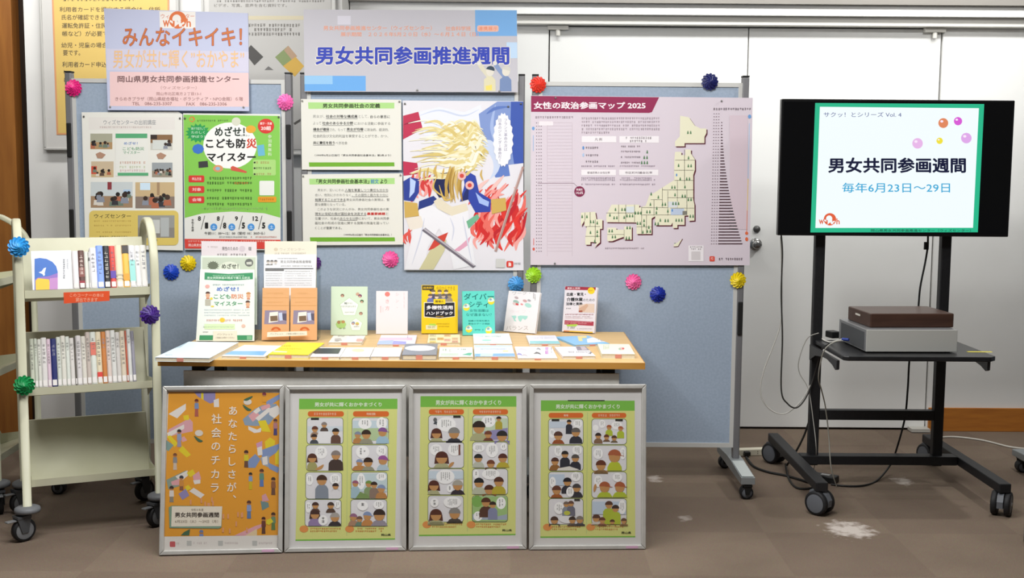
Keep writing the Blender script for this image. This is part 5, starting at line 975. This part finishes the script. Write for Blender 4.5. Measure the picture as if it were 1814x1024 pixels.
def L4(s):
    s.view(*LV_)
    for a, b in ((672, 930), (946, 1195)):
        s.poly([(a + 25, 700), (b - 26, 700), (b - 26, 832), (a + 18, 832)], '8c8298'); s.poly([(a + 70, 720), (a + 150, 712), (a + 150, 805), (a + 60, 820)], 'e6dfd6'); s.poly([(a + 75, 755), (a + 145, 750), (a + 148, 800), (a + 78, 805)], '75604a'); s.poly([(a + 155, 725), (a + 190, 720), (a + 196, 795), (a + 165, 800)], 'b8c4e0'); s.poly([(a + 190, 730), (b - 26, 730), (b - 26, 800), (a + 195, 790)], '565266')
        s.ell(a + 130, 890, 44, 32, 'c8622c', 16, 170, 370); s.ell(a + 130, 892, 24, 18, 'd8905c'); s.rect(a + 6, 578, b - 6, 580, 'c89458'); s.scrib(a + 40, 530, b - 60, 546, 'd09a60', 18); s.scrib(a + 40, 620, b - 60, 634, 'd09a60', 18)
def L5(s):
    s.view(*LV_); s.text('男女共同参画推進情報', 845, 222, 1140, 250, '8a8888', .014); s.scrib(820, 200, 1010, 210, '5a5a5a', 10)
    for x in (728, 764, 800): s.ell(x, 240, 16, 16, 'c8c0ba'); s.ell(x, 234, 17, 14, '5a5654', 10, 180, 360); s.rect(x - 12, 258, x + 10, 262, '8a8884')
    s.rect(706, 262, 770, 268, '4a4a4a'); s.scrib(850, 272, 1155, 282, '4a4a4a', 12); s.rect(700, 298, 1160, 306, '3a3a3a'); s.poly([(700, 308), (880, 308), (878, 324), (700, 324)], '6a6a6a'); s.scrib(890, 322, 1150, 332, '9a9a9a', 12)
    for y in (345, 365, 390, 410, 435, 455): s.scrib(704, y, 868, y + 9, 'b4b4b6', 10); s.scrib(886, y, 1150, y + 9, 'b8b8ba', 10)
def L6(s): s.view(*LV_); s.text('ウィズセンター', 838, 102, 1075, 134, 'c4bcae', .012); s.ell(802, 118, 20, 16, 'cfc0a8'); s.scrib(790, 148, 1090, 166, 'b0a89a', 16)
s, W = lean_sheet((347, 605), (450.5, 605), 12, .004, TT + .0035); leaflet('white leaflets with a green band on top, standing in front in the left rack', s, [(354.8, 477), (451, 477.5), (450.5, 604), (347, 604)], 'e0e6e0', L1)
y_ = onZ(400, 605, TT).y + .045
def tier(bl, br, off):
    s, W = lean_sheet(bl, br, 12, .004, TT + .0035); s.O += Vector((0, off, 0)); return s
s = tier((350, 605), (449, 605), .045); leaflet('grey-green leaflets in the middle of the left rack, above the white ones', s, [(355.8, 453), (455.3, 453), (455, 575), (355, 575)], 'dce8da', L2)
s = tier((350, 605), (449, 605), .085); leaflet('pinkish grey leaflets at the back of the left rack, topmost', s, [(356.7, 427), (454.5, 428.5), (454.5, 550), (356.7, 550)], 'd9cfd2', L3)
def orange(label, pts, k):
    s, W = lean_sheet((465, 603.5), (561, 603.5), 12, .004, TT + .0035); s.paper(pts, 'd8a472', .005)
    x0, x1 = (pts[0][0], pts[1][0]); L4half(s, k); return ext(s.build('brochure_stack'), label, 'brochures', 'orange brochures in the clear rack')
def L4half(s, k):
    s.view(*LV_); a, b = ((672, 930), (946, 1195))[k]
    s.poly([(a + 25, 700), (b - 26, 700), (b - 26, 832), (a + 18, 832)], '8c8298'); s.poly([(a + 70, 720), (a + 150, 712), (a + 150, 805), (a + 60, 820)], 'e6dfd6'); s.poly([(a + 75, 755), (a + 145, 750), (a + 148, 800), (a + 78, 805)], '75604a'); s.poly([(a + 155, 725), (a + 190, 720), (a + 196, 795), (a + 165, 800)], 'b8c4e0'); s.poly([(a + 190, 730), (b - 26, 730), (b - 26, 800), (a + 195, 790)], '565266')
    s.ell(a + 130, 892, 46, 34, 'c8622c', 16, 180, 360); s.ell(a + 130, 892, 24, 18, 'd8905c'); s.poly([(a, 578), (b - 4, 578), (b - 4, 582), (a, 582)], 'c89458'); s.poly([(a - 2, 652), (b - 2, 652), (b - 2, 656), (a - 2, 656)], 'c89458'); s.scrib(a + 40, 530, b - 60, 546, 'd8a468', 18); s.scrib(a + 40, 616, b - 60, 630, 'd8a468', 18)
orange('left one of the two orange brochure stacks in the clear rack', [(465, 510), (512.3, 510), (512.3, 602.5), (463.5, 602.5)], 0)
orange('right one of the two orange brochure stacks in the clear rack', [(515, 510), (562, 510), (561.5, 602.5), (514, 602.5)], 1)
s = tier((466, 603.5), (559, 603.5), .045); leaflet('white newsletter sheets with black print in the middle of the right rack', s, [(467.5, 450.5), (559.8, 450.5), (559, 570), (467, 570)], 'e2e3e6', L5)
s = tier((466, 603.5), (559, 603.5), .085); leaflet('cream leaflets at the back of the right rack, topmost', s, [(469, 427.3), (560.8, 427.6), (560.8, 550), (469, 550)], 'e2dac8', L6)
def card(label, pts, box, txt):
    s, W = lean_sheet((pts[3][0], 605), (pts[2][0], 605), 12, .004, TT + .0035); s.O += s.N * .0022; s.paper(pts, 'e0dccb', .0015); s.view(*LV_)
    for (a, b, c_, d), tx in zip(box, txt): s.text(tx, a, b, c_, d, '8a8478', .008)
    return ext(s.build('notice_card'), label, 'card')
card('cream card at the foot of the left leaflet rack', [(378, 586.5), (419.5, 586), (420.5, 604.5), (377, 604.5)], [(240, 920, 390, 938), (226, 952, 406, 970)], ['パンフレット', 'ご自由にお取りください'])
card('long white card across the two orange brochures', [(473.5, 588.5), (543.5, 586.5), (544, 594), (473, 597)], [(745, 916, 872, 934), (900, 914, 1076, 932)], ['パンフレット', 'ご自由にお取りください'])
# ---------------------------------------------------------------- book carts
M_CREAM = nmat('cream_enamel', 'bab9a0', 'c2c1aa', 6, .4); M_UNDER = M_CREAM
CA = math.radians(24)
TL = math.radians(20); BD, BH = .165, .25        # shelf tilt, base depth, back height
LIPS = (.952, .582, .230)
CW, CD = .485, .40
def cart(label, loc, rot):
    t = thing('book_cart', label, 'book cart', loc, rot, 'cream steel book carts')
    for x in (0, CW):
        R_, zc = CD / 2, 1.203 - CD / 2; pts = [(0, .13)] + [(R_ - R_ * math.cos(a), zc + R_ * math.sin(a)) for a in [math.pi * k / 16 for k in range(17)]] + [(CD, .13)]
        m = MB(); n = 12; vs, fs = [], []
        for i, (y, z) in enumerate(pts):
            p, q = pts[max(i - 1, 0)], pts[min(i + 1, len(pts) - 1)]; ty, tz = q[0] - p[0], q[1] - p[1]; l = math.hypot(ty, tz); ny, nz = tz / l, -ty / l
            for k in range(n):
                a = 2 * math.pi * (k + .5) / n; ca, sa = math.cos(a), math.sin(a); c_ = math.copysign(abs(ca) ** .5, ca); s_ = math.copysign(abs(sa) ** .5, sa)
                vs.append((x + .016 * c_, y + ny * .011 * s_, z + nz * .011 * s_))
        for i in range(len(pts) - 1):
            for k in range(n): fs.append((i * n + k, i * n + (k + 1) % n, (i + 1) * n + (k + 1) % n, (i + 1) * n + k))
        fs += [tuple(range(n)), tuple(reversed(range((len(pts) - 1) * n, len(pts) * n)))]
        m.add(vs, fs, M_CREAM, True); e = m.build('end_frame', t)
        MB().box(x - .008, .012, .16, x + .008, CD - .012, .185, M_CREAM).build('foot_rail', e)
    ct, st = math.cos(TL), math.sin(TL); xi = CW - .017
    for i, z0 in enumerate(LIPS):
        b1 = (.006 + BD * ct, z0 - BD * st); b2 = (b1[0] + BH * st, b1[1] + BH * ct); th = .0022
        prof = [(.004, z0 - (.028 if i else .03)), (.006, z0 - (.028 if i else .03)), (.006 + th * .4, z0 - th), (b1[0] + th, b1[1] - th), (b2[0] + th, b2[1]), (b2[0] + .014, b2[1]), (b2[0] + .014, b2[1] + .002), (b2[0], b2[1] + .002), (b1[0], b1[1] + .0008), (.006, z0), (.004, z0)]
        s_ = MB().prism(prof, .017, xi, M_CREAM, AX_X).build('shelf', t)
        for x in (.017, xi - .0015):
            MB().prism([(.007, z0 - .03), (b1[0], b1[1] - .03), (b2[0] + .012, b2[1] - .02), (b2[0] - .005, b2[1] - .005), (b1[0] - .004, b1[1] + .05), (.007, z0 + .012)], x, x + .0015, M_CREAM, AX_X).build('shelf_end', s_)
    for x in (0, CW):
        for y in (0, CD):
            d = MB().lathe([(0, .132), (.034, .132), (.046, .126), (.048, .118), (.046, .110), (.03, .106), (0, .106)], mat('6b6d70', .5), Matrix.Translation((x, y, 0)), 24).build('bumper_disc', t)
            yw = math.radians(205 if x == 0 else 215); ox_ = Matrix.Translation((x, y, 0)) @ Matrix.Rotation(yw, 4, 'Z')
            c_ = castor(t, x + .018 * math.cos(yw), y + .018 * math.sin(yw), .045, .03, False, .106, yw, mat('77797c', .5), mount=mat('55575a', .45, .4))
            MB().box(.03, -.012, .082, .085, .012, .088, mat('8b8d90', .35, .5), ox_).build('brake_lever', c_, bevel=.002)
    return t
c1p = onZ(37, 972, 0); C1 = Vector((-1.832, 4.345, 0))
cart1 = cart('cream book cart with three tilted shelves, standing left of the table', C1, CA)
TC1 = Matrix.Translation(C1) @ Matrix.Rotation(CA, 4, 'Z')
def cart_book(label, TC, shelf, x, t, h, d, col, bands=(), tag=True, text=None, ink='4a4a4a', group='books on the cart', white='dcd8d4', gap=0):
    """book on a tilted shelf, spine out; bands = [(from, to, colour)] fractions of the height"""
    z0 = LIPS[shelf]; T = TC @ Matrix.Translation((x, .006, z0 + .0012)) @ Matrix.Rotation(-TL, 4, 'X')
    r = thing('shelf_book', label, 'book', (0, 0, 0), 0, group); r.matrix_basis = T
    m = MB(); c_ = mat(col, .4); g = .0016
    m.box(0, .004, 0, g, d, h, c_).box(t - g, .004, 0, t, d, h, c_)
    m.prism([(0, .006), (t * .12, .0014), (t * .3, 0), (t * .7, 0), (t * .88, .0014), (t, .006), (t, .0085), (0, .0085)], 0, h, c_)
    for a, b, hc in bands: m.box(.0004, -.0003, h * a, t - .0004, .003, h * b, mat(hc, .4))
    if text:
        n = text; s0 = h * .9; st = min(t * .85, .016)
        rr_ = random.Random(hash_(label))
        for k in range(n):
            z = s0 - st * (k + 1)
            if z < h * .2: break
            w_ = t * .28
            for q in range(rr_.randint(1, 3)):
                w3 = w_ * rr_.uniform(.6, 1); zz = z + st * (.04 + .27 * q); m.box(t / 2 - w3, -.0005, zz, t / 2 + w3, .001, zz + st * .1, ink)
            q = t / 2 + w_ * rr_.uniform(-.8, .6); m.box(q, -.0005, z, q + w_ * .2, .001, z + st * rr_.uniform(.45, .72), ink)
    m.build('cover', r)
    MB().box(g + .0002, .009, .003, t - g - .0002, d - .004, h - .003, M_PG).build('pages', r)
    if tag: MB().box(t * .12, -.0008, h * .02, t * .88, .0005, h * .02 + min(.022, h * .12), mat('d6d2cf', .5)).build('call_number_label', r)
    return r
def hash_(s): return sum(ord(c) * (i + 1) for i, c in enumerate(s))
# face-out book at the left of the top shelf
s = Sheet((0, 0, 0), (1, 0, 0), (0, 0, 1)); TB = TC1 @ Matrix.Translation((.045, .006, LIPS[0] + .001)) @ Matrix.Rotation(-TL, 4, 'X')
q = TB.to_3x3(); s = Sheet(TB.translation + q @ Vector((0, 0, 0)), q @ Vector((1, 0, 0)), q @ Vector((0, 0, 1))); s.view(0, 380, 5.12)
bk = thing('face_out_book', 'white book with a blue arch and white bird, facing out on the top shelf', 'book'); bk.matrix_basis = TB
Wb = s.loc(656, 560)[0]; Hb = .152
s.prism([(0, 0), (Wb, 0), (Wb, Hb), (0, Hb)], -.0015, 0, mat('dcdce0', .4)); s.lim = (0, 0, Wb, Hb); s.box(0, 0, -.012, Wb, Hb, -.0105, mat('dcdce0', .4)); s.box(0, 0, -.0105, .0015, Hb, -.0015, mat('dcdce0', .4))
s.poly([(313, 705), (313, 402), (360, 394), (420, 402), (476, 430), (510, 470), (524, 520), (524, 705)], '3f6cb8'); s.poly([(318, 590), (345, 570), (440, 560), (524, 530), (524, 705), (320, 705)], '8a6ab4'); s.poly([(322, 600), (345, 578), (445, 588), (456, 650), (446, 705), (324, 705)], 'dcb83e'); s.poly([(450, 580), (524, 570), (524, 702), (448, 704)], 'b583b8')
s.poly([(350, 525), (378, 515), (395, 490), (418, 480), (405, 530), (408, 548), (396, 558), (385, 540)], 'e6e8ee'); s.vscrib(580, 405, 585, 20, '6a6e74'); s.vscrib(612, 405, 500, 16, 'a8acb2')
s.build('cover', bk); MB().box(.0018, .0016, .003, Wb - .002, .0104, Hb - .003, M_PG).build('pages', bk)
TOPX = .045 + Wb + .002
xs = CW - .0225
top = [('white paperback, first spine right of the face-out book', .0185, .182, 'd9d4d6', (), 0), ('brown spine with a dark red foot, between two white ones', .018, .184, '5a3a34', ((.08, .2, '8a2430'), (.3, .55, '7a443c')), 5), ('narrow pale grey-green spine right of the brown one', .012, .178, 'cfd0c6', (), 0), ('thin white spine with a black mark near its top', .004, .176, 'c4c4c2', ((.75, .84, '2a2a2a'),), 0), ('white spine just left of the light blue one', .020, .196, 'dad8da', (), 5), ('light blue spine on the top shelf', .021, .206, '7d9be0', (), 6), ('black spine with white blocks of lettering', .0195, .204, '17171c', (), 9), ('red spine with a violet band', .0175, .203, 'c8453f', ((.22, .40, '54399a'),), 5), ('cream spine with a grey ring', .0215, .206, 'd8c9ae', ((.27, .31, 'a8a08c'), (.19, .22, 'a8a08c')), 0), ('yellow spine with a black top', .0205, .206, 'e0b048', ((.8, .995, '2e2622'), (.16, .32, 'd89428')), 0), ('white spine with a turquoise lower half', .0185, .204, 'd6d6d8', ((.12, .64, '8fcac4'),), 4), ('plain white spine right of the turquoise one', .0165, .203, 'dad9d6', (), 4), ('white spine last on the right of the top shelf', .0195, .204, 'd8d6d0', (), 5)]
tot = sum(b[1] for b in top); k_ = (xs - TOPX - .0006 * len(top) - .001) / tot; x = TOPX
for lab, t_, h_, col, bands, n in top:
    cart_book(lab, TC1, 0, x, t_ * k_, h_ * .82, .13, col, bands, True, n, 'c9c6bc' if col == '17171c' else ('d8c8c0' if col == '5a3a34' else '5a5a66'), 'books on the top shelf of the cart'); x += t_ * k_ + .0006
# middle shelf
low = [('b4b8a8', .013), ('b8bdb0', .010), ('c4c4bc', .011), ('c9c6c4', .017), ('cbb4c2', .0115), ('1c2460', .0175), ('c0c4bc', .013), ('cac8be', .0145), ('c6cac2', .012), ('c8c4c0', .014), ('5a544c', .005), ('c4c0c0', .016), ('c8c4ba', .0145), ('b4a8a0', .014), ('c8ccc4', .0175), ('d0c4a8', .0165), ('b8743a', .015), ('c8b8b0', .014), ('c4c4c0', .0155), ('bcb8b4', .014), ('c4b8a4', .0165), ('b4563c', .0055), ('c4c4c0', .0125), ('8a8894', .011)]
ords = ['first', 'second', 'third', 'fourth', 'fifth', 'sixth', 'seventh', 'eighth', 'ninth', 'tenth', 'eleventh', 'twelfth', 'thirteenth', 'fourteenth', 'fifteenth', 'sixteenth', 'seventeenth', 'eighteenth', 'nineteenth', 'twentieth', 'twenty-first', 'twenty-second', 'twenty-third', 'twenty-fourth']
nm = {'1c2460': 'navy', 'b8743a': 'orange-brown', 'cbb4c2': 'pinkish', '5a544c': 'thin dark', 'b4563c': 'thin red', '8a8894': 'grey', 'b4a8a0': 'taupe', 'd0c4a8': 'cream'}
x = .028; tot = sum(t_ for _, t_ in low); k_ = (CW * .845 - x) / (tot + .0006 * len(low)); r = random.Random(11)
for i, (col, t_) in enumerate(low):
    hh = (.192 if i < 13 else .207) * r.uniform(.96, 1.02) * (.97 if i == 10 else 1)
    bands = ((.1, .22, 'c83a34'),) if i == 15 else ((.55, .8, 'c86a5a'),) if i == 14 else ()
    cart_book('%s spine, %s from the left on the middle shelf of the cart' % (nm.get(col, 'off-white'), ords[i]), TC1, 1, x, t_ * k_, hh, .135, col, bands, True, r.choice((3, 5, 7, 8)), '6a6864' if col not in ('1c2460', 'b8743a') else '8a8a9a', 'books on the middle shelf of the cart'); x += t_ * k_ + .0006 * k_
# orange shelf sign
q = TC1.to_3x3(); pS = TC1 @ Vector((0, .0034, LIPS[0])); s = Sheet(pS, q @ Vector((1, 0, 0)), (0, 0, 1)); s.view(120, 425, 8.531)
s.O += s.N * .0012
s.paper([(-62, 795), (632, 772), (632, 920), (-58, 962)], 'd9522c', .001); s.text('このコーナーの本は', 30, 808, 545, 862, 'eda488', .015); s.text('貸出できます', 118, 872, 452, 935, 'eda488', .015)
ext(s.build('shelf_sign'), 'orange strip sign with pale lettering on the front edge of the cart shelf', 'sign')
# second cart, mostly out of frame
C2 = Vector((-2.098, 4.70, 0)); R2 = math.radians(93)
cart('cream book cart at the left edge, mostly out of the picture', C2, R2)
TC2 = Matrix.Translation(C2) @ Matrix.Rotation(R2, 4, 'Z')
for i, (sh, xx, t_, h_, col, lab) in enumerate(((0, .03, .03, .2, '2a2a2c', 'black spine nearest on the cart at the left edge'), (0, .062, .02, .19, 'dcdad6', 'white spine on the top shelf of the cart at the left edge'), (1, .03, .025, .18, 'dad8d4', 'white spine nearest on the middle shelf of the cart at the left edge'), (1, .058, .02, .2, 'c8c8c4', 'grey-white spine on the middle shelf of the cart at the left edge'), (2, .03, .03, .19, 'cfcfcc', 'pale spine on the bottom shelf of the cart at the left edge'))):
    cart_book(lab, TC2, sh, xx, t_, h_, .13, col, (), True, 5, '5a5a5a', 'books on the cart at the left edge')
# ---------------------------------------------------------------- ribbon rosettes
def rosette(label, px, py, P, col, r, face=None):
    """pleated paper rosette; P = world point on the surface behind it"""
    m = MB(); c_ = mat(col, .42, 0, .4); rg = random.Random(hash_(label)); ph = rg.uniform(0, 1); hs = rg.choice((1, 1, -1))
    for n, ro, zb, amp, sw in ((13, 1.0, .004, .0062, .9), (11, .74, .010, .0058, .8), (8, .44, .0155, .0045, .7)):
        K, J = 6, 7; vs, fs = [], []
        for j in range(J + 1):
            rho = .06 + .94 * j / J
            for k in range(n * K):
                f = k / K; saw = f % 1.0; sc_ = 1 - .16 * abs(2 * saw - .7) ** 2 * rho ** 2
                a = 2 * math.pi * (f + ph) / n + hs * sw * (1 - rho) * 1.1
                zz = zb + amp * (.25 + saw) * rho + .010 * (1 - rho) ** 1.3 - .002 * rho * rho
                vs.append((r * ro * rho * sc_ * math.cos(a), r * ro * rho * sc_ * math.sin(a), zz * r / .036))
        M_ = n * K
        for j in range(J):
            for k in range(M_): q = (k + 1) % M_; fs.append((j * M_ + k, (j + 1) * M_ + k, (j + 1) * M_ + q, j * M_ + q))
        fs.append(tuple(range(M_))[::-1]); m.add(vs, fs, c_)
    m.lathe([(0, .001), (r * .45, .001), (r * .45, .004 * r / .036), (0, .008 * r / .036)], c_, None, 12)
    o = m.build('rosette')
    N = Vector(face); o.matrix_basis = Matrix.Translation(P) @ N.to_track_quat('Z', 'Y').to_matrix().to_4x4()
    return ext(o, label, 'rosette', 'paper ribbon rosettes')
FYN = Vector((0, -1, 0))
bpnt = lambda x, y, d=.0225: onY(x, y, BY - d)
for lab, x, y, d, col, rr_ in (
    ('magenta rosette on the outer post of the left board', 131, 156, .0225, 'd8247c', .038), ('pink rosette on the inner post of the left board, near its top', 506, 181, .0225, 'ee6cb4', .037),
    ('red rosette at the top left corner of the right board', 953, 150, .0225, 'e23a2a', .037), ('navy rosette on the top edge of the right board', 1257, 145, .0175, '1d2260', .038),
    ('royal blue rosette on the left board, beside the yellow one', 304, 482, .0125, '1f49c0', .037), ('yellow rosette on the left board, beside the royal blue one', 334, 466, .0125, 'e6cc1c', .037),
    ('purple rosette half hidden behind the leaflets', 556, 466, .0125, '5a2a80', .035), ('pink rosette under the lower text notice on the middle board', 692, 459, .0125, 'ef5fa4', .038),
    ('sky blue rosette behind the tilted white book', 914, 503, .0225, '4a98d6', .037), ('lime green rosette below the corner of the flag poster', 945, 487, .0225, '9cd028', .037),
    ('pink rosette on the right board, beside the dark blue one', 1122, 499, .0125, 'ee6aa6', .037), ('dark blue rosette on the right board, beside the pink one', 1165, 521, .0125, '1c2f9c', .037),
    ('yellow rosette on the right post of the right board', 1307, 496, .0225, 'e9d01e', .037)):
    rosette(lab, x, y, bpnt(x, y, d), col, rr_, FYN)
cf = TC1.to_3x3() @ Vector((0, -1, 0))
def cartpt(px, py, lx_):
    """point on the front of a cart post seen at photo point"""
    p = TC1 @ Vector((lx_, -.0113, 0)); return onY(px, py, p.y)
for lab, x, y, lx_, col in (('sky blue rosette on the left post of the book cart', 33, 437, 0, '2f94d8'), ('purple rosette on the right post of the book cart', 265, 557, CW, '3f1f78'), ('green rosette on the left post of the book cart', 43, 682, 0, '128a4a')):
    p = TC1 @ Vector((lx_, -.0113, 0)); q_ = onY(x, y, p.y); p.z = q_.z; p.x = q_.x
    rosette(lab, x, y, p + cf * .005, col, .039, cf)
# ---------------------------------------------------------------- player and wooden case on the stand shelf
g0, g1 = onZ(1533, 624, SZ + .004), onZ(1697.5, 625, SZ + .004); U = (g1 - g0); W = U.length; yaw = math.atan2(U.y, U.x) + math.radians(1.5)
pl = thing('disc_player', 'silver player unit on the stand shelf, below the brown case', 'player', (g0.x, g0.y, SZ), yaw)
Hh = .098; Dp = .36
MB().box(0, .004, .006, W, Dp, Hh, mat('8f9092', .35, .5)).build('chassis', pl, bevel=.002)
MB().box(.002, 0, .006, W - .002, .0038, Hh, mat('bcbcb7', .4, .1)).build('front_panel', pl, bevel=.0015)
MB().box(-.0012, .02, .012, -.0001, Dp - .03, Hh - .012, mat('4a4c4e', .5)).build('connector_panel', pl)
for a, b in ((.03, .03), (W - .03, .03), (.03, Dp - .03), (W - .03, Dp - .03)): MB().tube([(a, b, 0), (a, b, .0062)], .012, M_RUB).build('rubber_foot', pl)
M_CASE = nmat('dark_brown_wood', '3e2a22', '4a3329', 5, .4, stretch=(1, 10, 10))
h0 = onZ(1542, 581, SZ + Hh); h1 = onZ(1691, 581, SZ + Hh); W2 = (h1 - h0).length; yaw2 = yaw + math.radians(2)
cs = thing('wooden_case', 'flat dark brown wooden case lying on top of the silver player', 'case', (h0.x, h0.y + .004, SZ + Hh + .0003), yaw2)
MB().box(0, 0, 0, W2, .27, .06, M_CASE).build('body', cs, bevel=.005)
MB().box(-.0012, .12, .034, -.0002, .175, .042, mat('d6d2c8', .4)).build('handle_slot', cs)
# ---------------------------------------------------------------- cables
def smooth(pts, n=8):
    P = [pts[0]] + list(pts) + [pts[-1]]; out = []
    for i in range(1, len(P) - 2):
        for k in range(n):
            t_ = k / n; a, b, c_, d = P[i - 1:i + 3]; out.append(.5 * (2 * b + (c_ - a) * t_ + (2 * a - 5 * b + 4 * c_ - d) * t_ ** 2 + (3 * b - a - 3 * c_ + d) * t_ ** 3))
    return out + [pts[-1]]
def cable(label, pts, r, col, name='cable', parts=()):
    """pts: (photo x, photo y, depth) hanging, or (x, y, None) lying on the floor"""
    P = []
    for x, y, d in pts:
        p = onZ(x, y, r) if d is None else onY(x, y, d)
        P.append(p)
    o = MB().tube(smooth(P), r, mat(col, .5), 8).build(name); return ext(o, label, 'cable')
cable('black cable hanging from the left end of the television to below the shelf', [(1384, 417, 5.16), (1386, 450, 5.17), (1384, 520, 5.18), (1386, 600, 5.18), (1384, 690, 5.18), (1395, 715, 5.18), (1412, 722, 5.18), (1430, 700, 5.19), (1444, 660, 5.19), (1456, 620, 5.10), (1468, 610, 4.98)], .0035, '2e2c2a')
cable('thin white cable looping low beside the left stand post', [(1383, 420, 5.19), (1385, 520, 5.2), (1381, 580, 5.2), (1352, 660, 5.2), (1348, 700, 5.2), (1364, 725, 5.2), (1390, 733, 5.2), (1418, 712, 5.2), (1436, 682, 5.2)], .0028, 'b8b6b0')
cable('grey cable looping from the player over the shelf edge', [(1493, 604, 4.93), (1478, 606, 4.92), (1462, 618, 4.92), (1454, 640, 4.95), (1450, 670, 5.0), (1455, 690, 5.05), (1462, 720, 5.12), (1468, 770, 5.16), (1472, 826, 5.14), (1482, 862, None)], .0028, '9a988f')
cable('thin pale cable bowing left of the stand post', [(1450, 590, 5.1), (1430, 600, 5.15), (1416, 635, 5.18), (1416, 660, 5.2), (1432, 690, 5.2), (1440, 740, 5.19), (1446, 800, 5.17), (1440, 838, None)], .002, 'a8a6a0')
cb = ext(MB().tube(smooth([onY(*p) for p in ((1644, 416, 5.24), (1643, 440, 5.28), (1638, 470, 5.28), (1630, 510, 5.28), (1625, 560, 5.28), (1612, 630, 5.28), (1608, 690, 5.28), (1603, 740, 5.28), (1590, 790, 5.28))] + [onZ(1578, 822, .05), onZ(1555, 850, .006), onZ(1530, 860, .006), onZ(1500, 861, .006), onZ(1472, 858, .006)]), .0045, mat('151515', .5), 8).build('power_cable'), 'black power cable running from the television down behind the shelf to the floor', 'cable')
p = onY(1641, 435, 5.28); MB().tube([p + Vector((0, 0, .016)), p + Vector((0, 0, -.018))], .011, mat('101010', .45), 12).build('ferrite_bead', cb)
ext(MB().tube(smooth([onZ(1655, 776, .005), onZ(1690, 774, .005), (onZ(1740, 780, .005)), onZ(1790, 792, .005), onZ(1830, 796, .005)]), .005, mat('c0bcb2', .5), 8).build('cable'), 'pale cable on the carpet in front of the orange baseboard', 'cable')
ext(MB().tube(smooth([onZ(1322, 810, .006), onZ(1335, 826, .006), onZ(1360, 836, .006), onZ(1390, 842, .006), onZ(1418, 850, .006), onZ(1440, 856, .006), onZ(1466, 856, .006)]), .006, mat('1c1b1a', .6), 8).build('cable'), 'thick black cable on the carpet from the power strip to the left castor', 'cable')
ext(MB().tube(smooth([onZ(1392, 822, .006), onZ(1396, 845, .006), onZ(1408, 862, .006), onZ(1425, 866, .006), onZ(1445, 863, .006)]), .005, mat('23211f', .6), 8).build('cable'), 'short black cable curving on the carpet under the left foot bar', 'cable')
ext(MB().tube(smooth([onY(1437, 735, 5.32), onY(1425, 770, 5.36), onY(1410, 800, 5.4), onZ(1394, 824, .02)]), .005, mat('23211f', .6), 8).build('cable'), 'black cable slanting down behind the left stand post', 'cable')
ad = ext(MB().box(-.055, -.03, 0, .055, .03, .032, mat('141414', .5)).build('power_adapter', None, Matrix.Translation(onZ(1462, 853, 0)) @ Matrix.Rotation(-.6, 4, 'Z'), bevel=.005), 'black power adapter on the carpet beside the left foot bar', 'adapter')
MB().box(-.02, -.012, .0322, .02, .012, .033, mat('b8b8b8', .4)).build('rating_label', ad)
sp0 = onZ(1302, 801, 0); ps = thing('power_strip', 'white power strip on the carpet behind the right board foot', 'power strip', onZ(1332, 806, 0), math.radians(10))
MB().box(-.13, -.022, 0, .13, .022, .034, mat('d6d0bc', .45)).build('body', ps, bevel=.004)
for k in range(4):
    for dz in (.012, .022): MB().box(-.1 + k * .06, -.0226, dz - .003, -.1 + k * .06 + .003, -.0219, dz + .003, mat('3a3834', .6)).build('socket_slot', ps)
for k in (0, 1): MB().box(-.115 + k * .06, -.05, .006, -.085 + k * .06, -.0228, .028, mat('1a1a1a', .5)).build('plug', ps, bevel=.004)
wc = ext(MB().tube(smooth([onZ(1452, 590, SZ + .004), onZ(1456, 600, SZ + .004), onZ(1470, 606, SZ + .006), onY(1485, 603, 5.0), onY(1496, 600, 4.97)]), .0035, mat('c8c6c0', .4), 8).build('cable'), 'short white cable with a blue plug at the left side of the silver player', 'cable')
pb_ = onY(1492, 601, 4.975); MB().tube([pb_, pb_ + Vector((.022, -.02, .001))], .0065, mat('2c3f8a', .4), 10).build('plug', wc)
bk2 = onZ(1480, 598, SZ + .002); ext(MB().box(-.022, -.03, 0, .022, .03, .03, mat('141416', .5)).build('power_adapter', None, Matrix.Translation(bk2 + Vector((-.012, 0, 0))) @ Matrix.Rotation(.3, 4, 'Z'), bevel=.004), 'small black adapter on the stand shelf, left of the silver player', 'adapter')
# ---------------------------------------------------------------- next stand at the right edge
rs = thing('display_board', 'grey metal board foot and post at the right edge, its castor behind', 'display board', (2.43, 5.12, 0), group=None)
MB().prism([(-.62, .07), (.40, .07), (.40, .10), (.05, .115), (-.62, .10)], -.03, .03, mat('8f9496', .4, .3), AX_X).build('foot', rs, bevel=.004)
MB().box(-.0145, -.022, .11, .0145, .022, 1.10, M_POST).build('post', rs, bevel=.004)
MB().box(.0146, -.012, .165, .9, .012, 1.08, M_FAB).build('fabric_panel', rs)
castor(rs, 0, .35, .029, .045, top=.071); castor(rs, 0, -.57, .029, .045, top=.071)
w0 = onZ(1822, 962, 0)
ch = thing('trolley', 'trolley at the right edge, only one dark castor in view', 'trolley', (w0.x + .01, w0.y, 0))
castor(ch, 0, 0, .045, .05, True, .1, 1.2)
MB().box(.02, -.03, .1, .5, .03, .14, M_STAND).build('foot_bar', ch)
castor(ch, .45, 0, .045, .05, True, .1, 1.2)
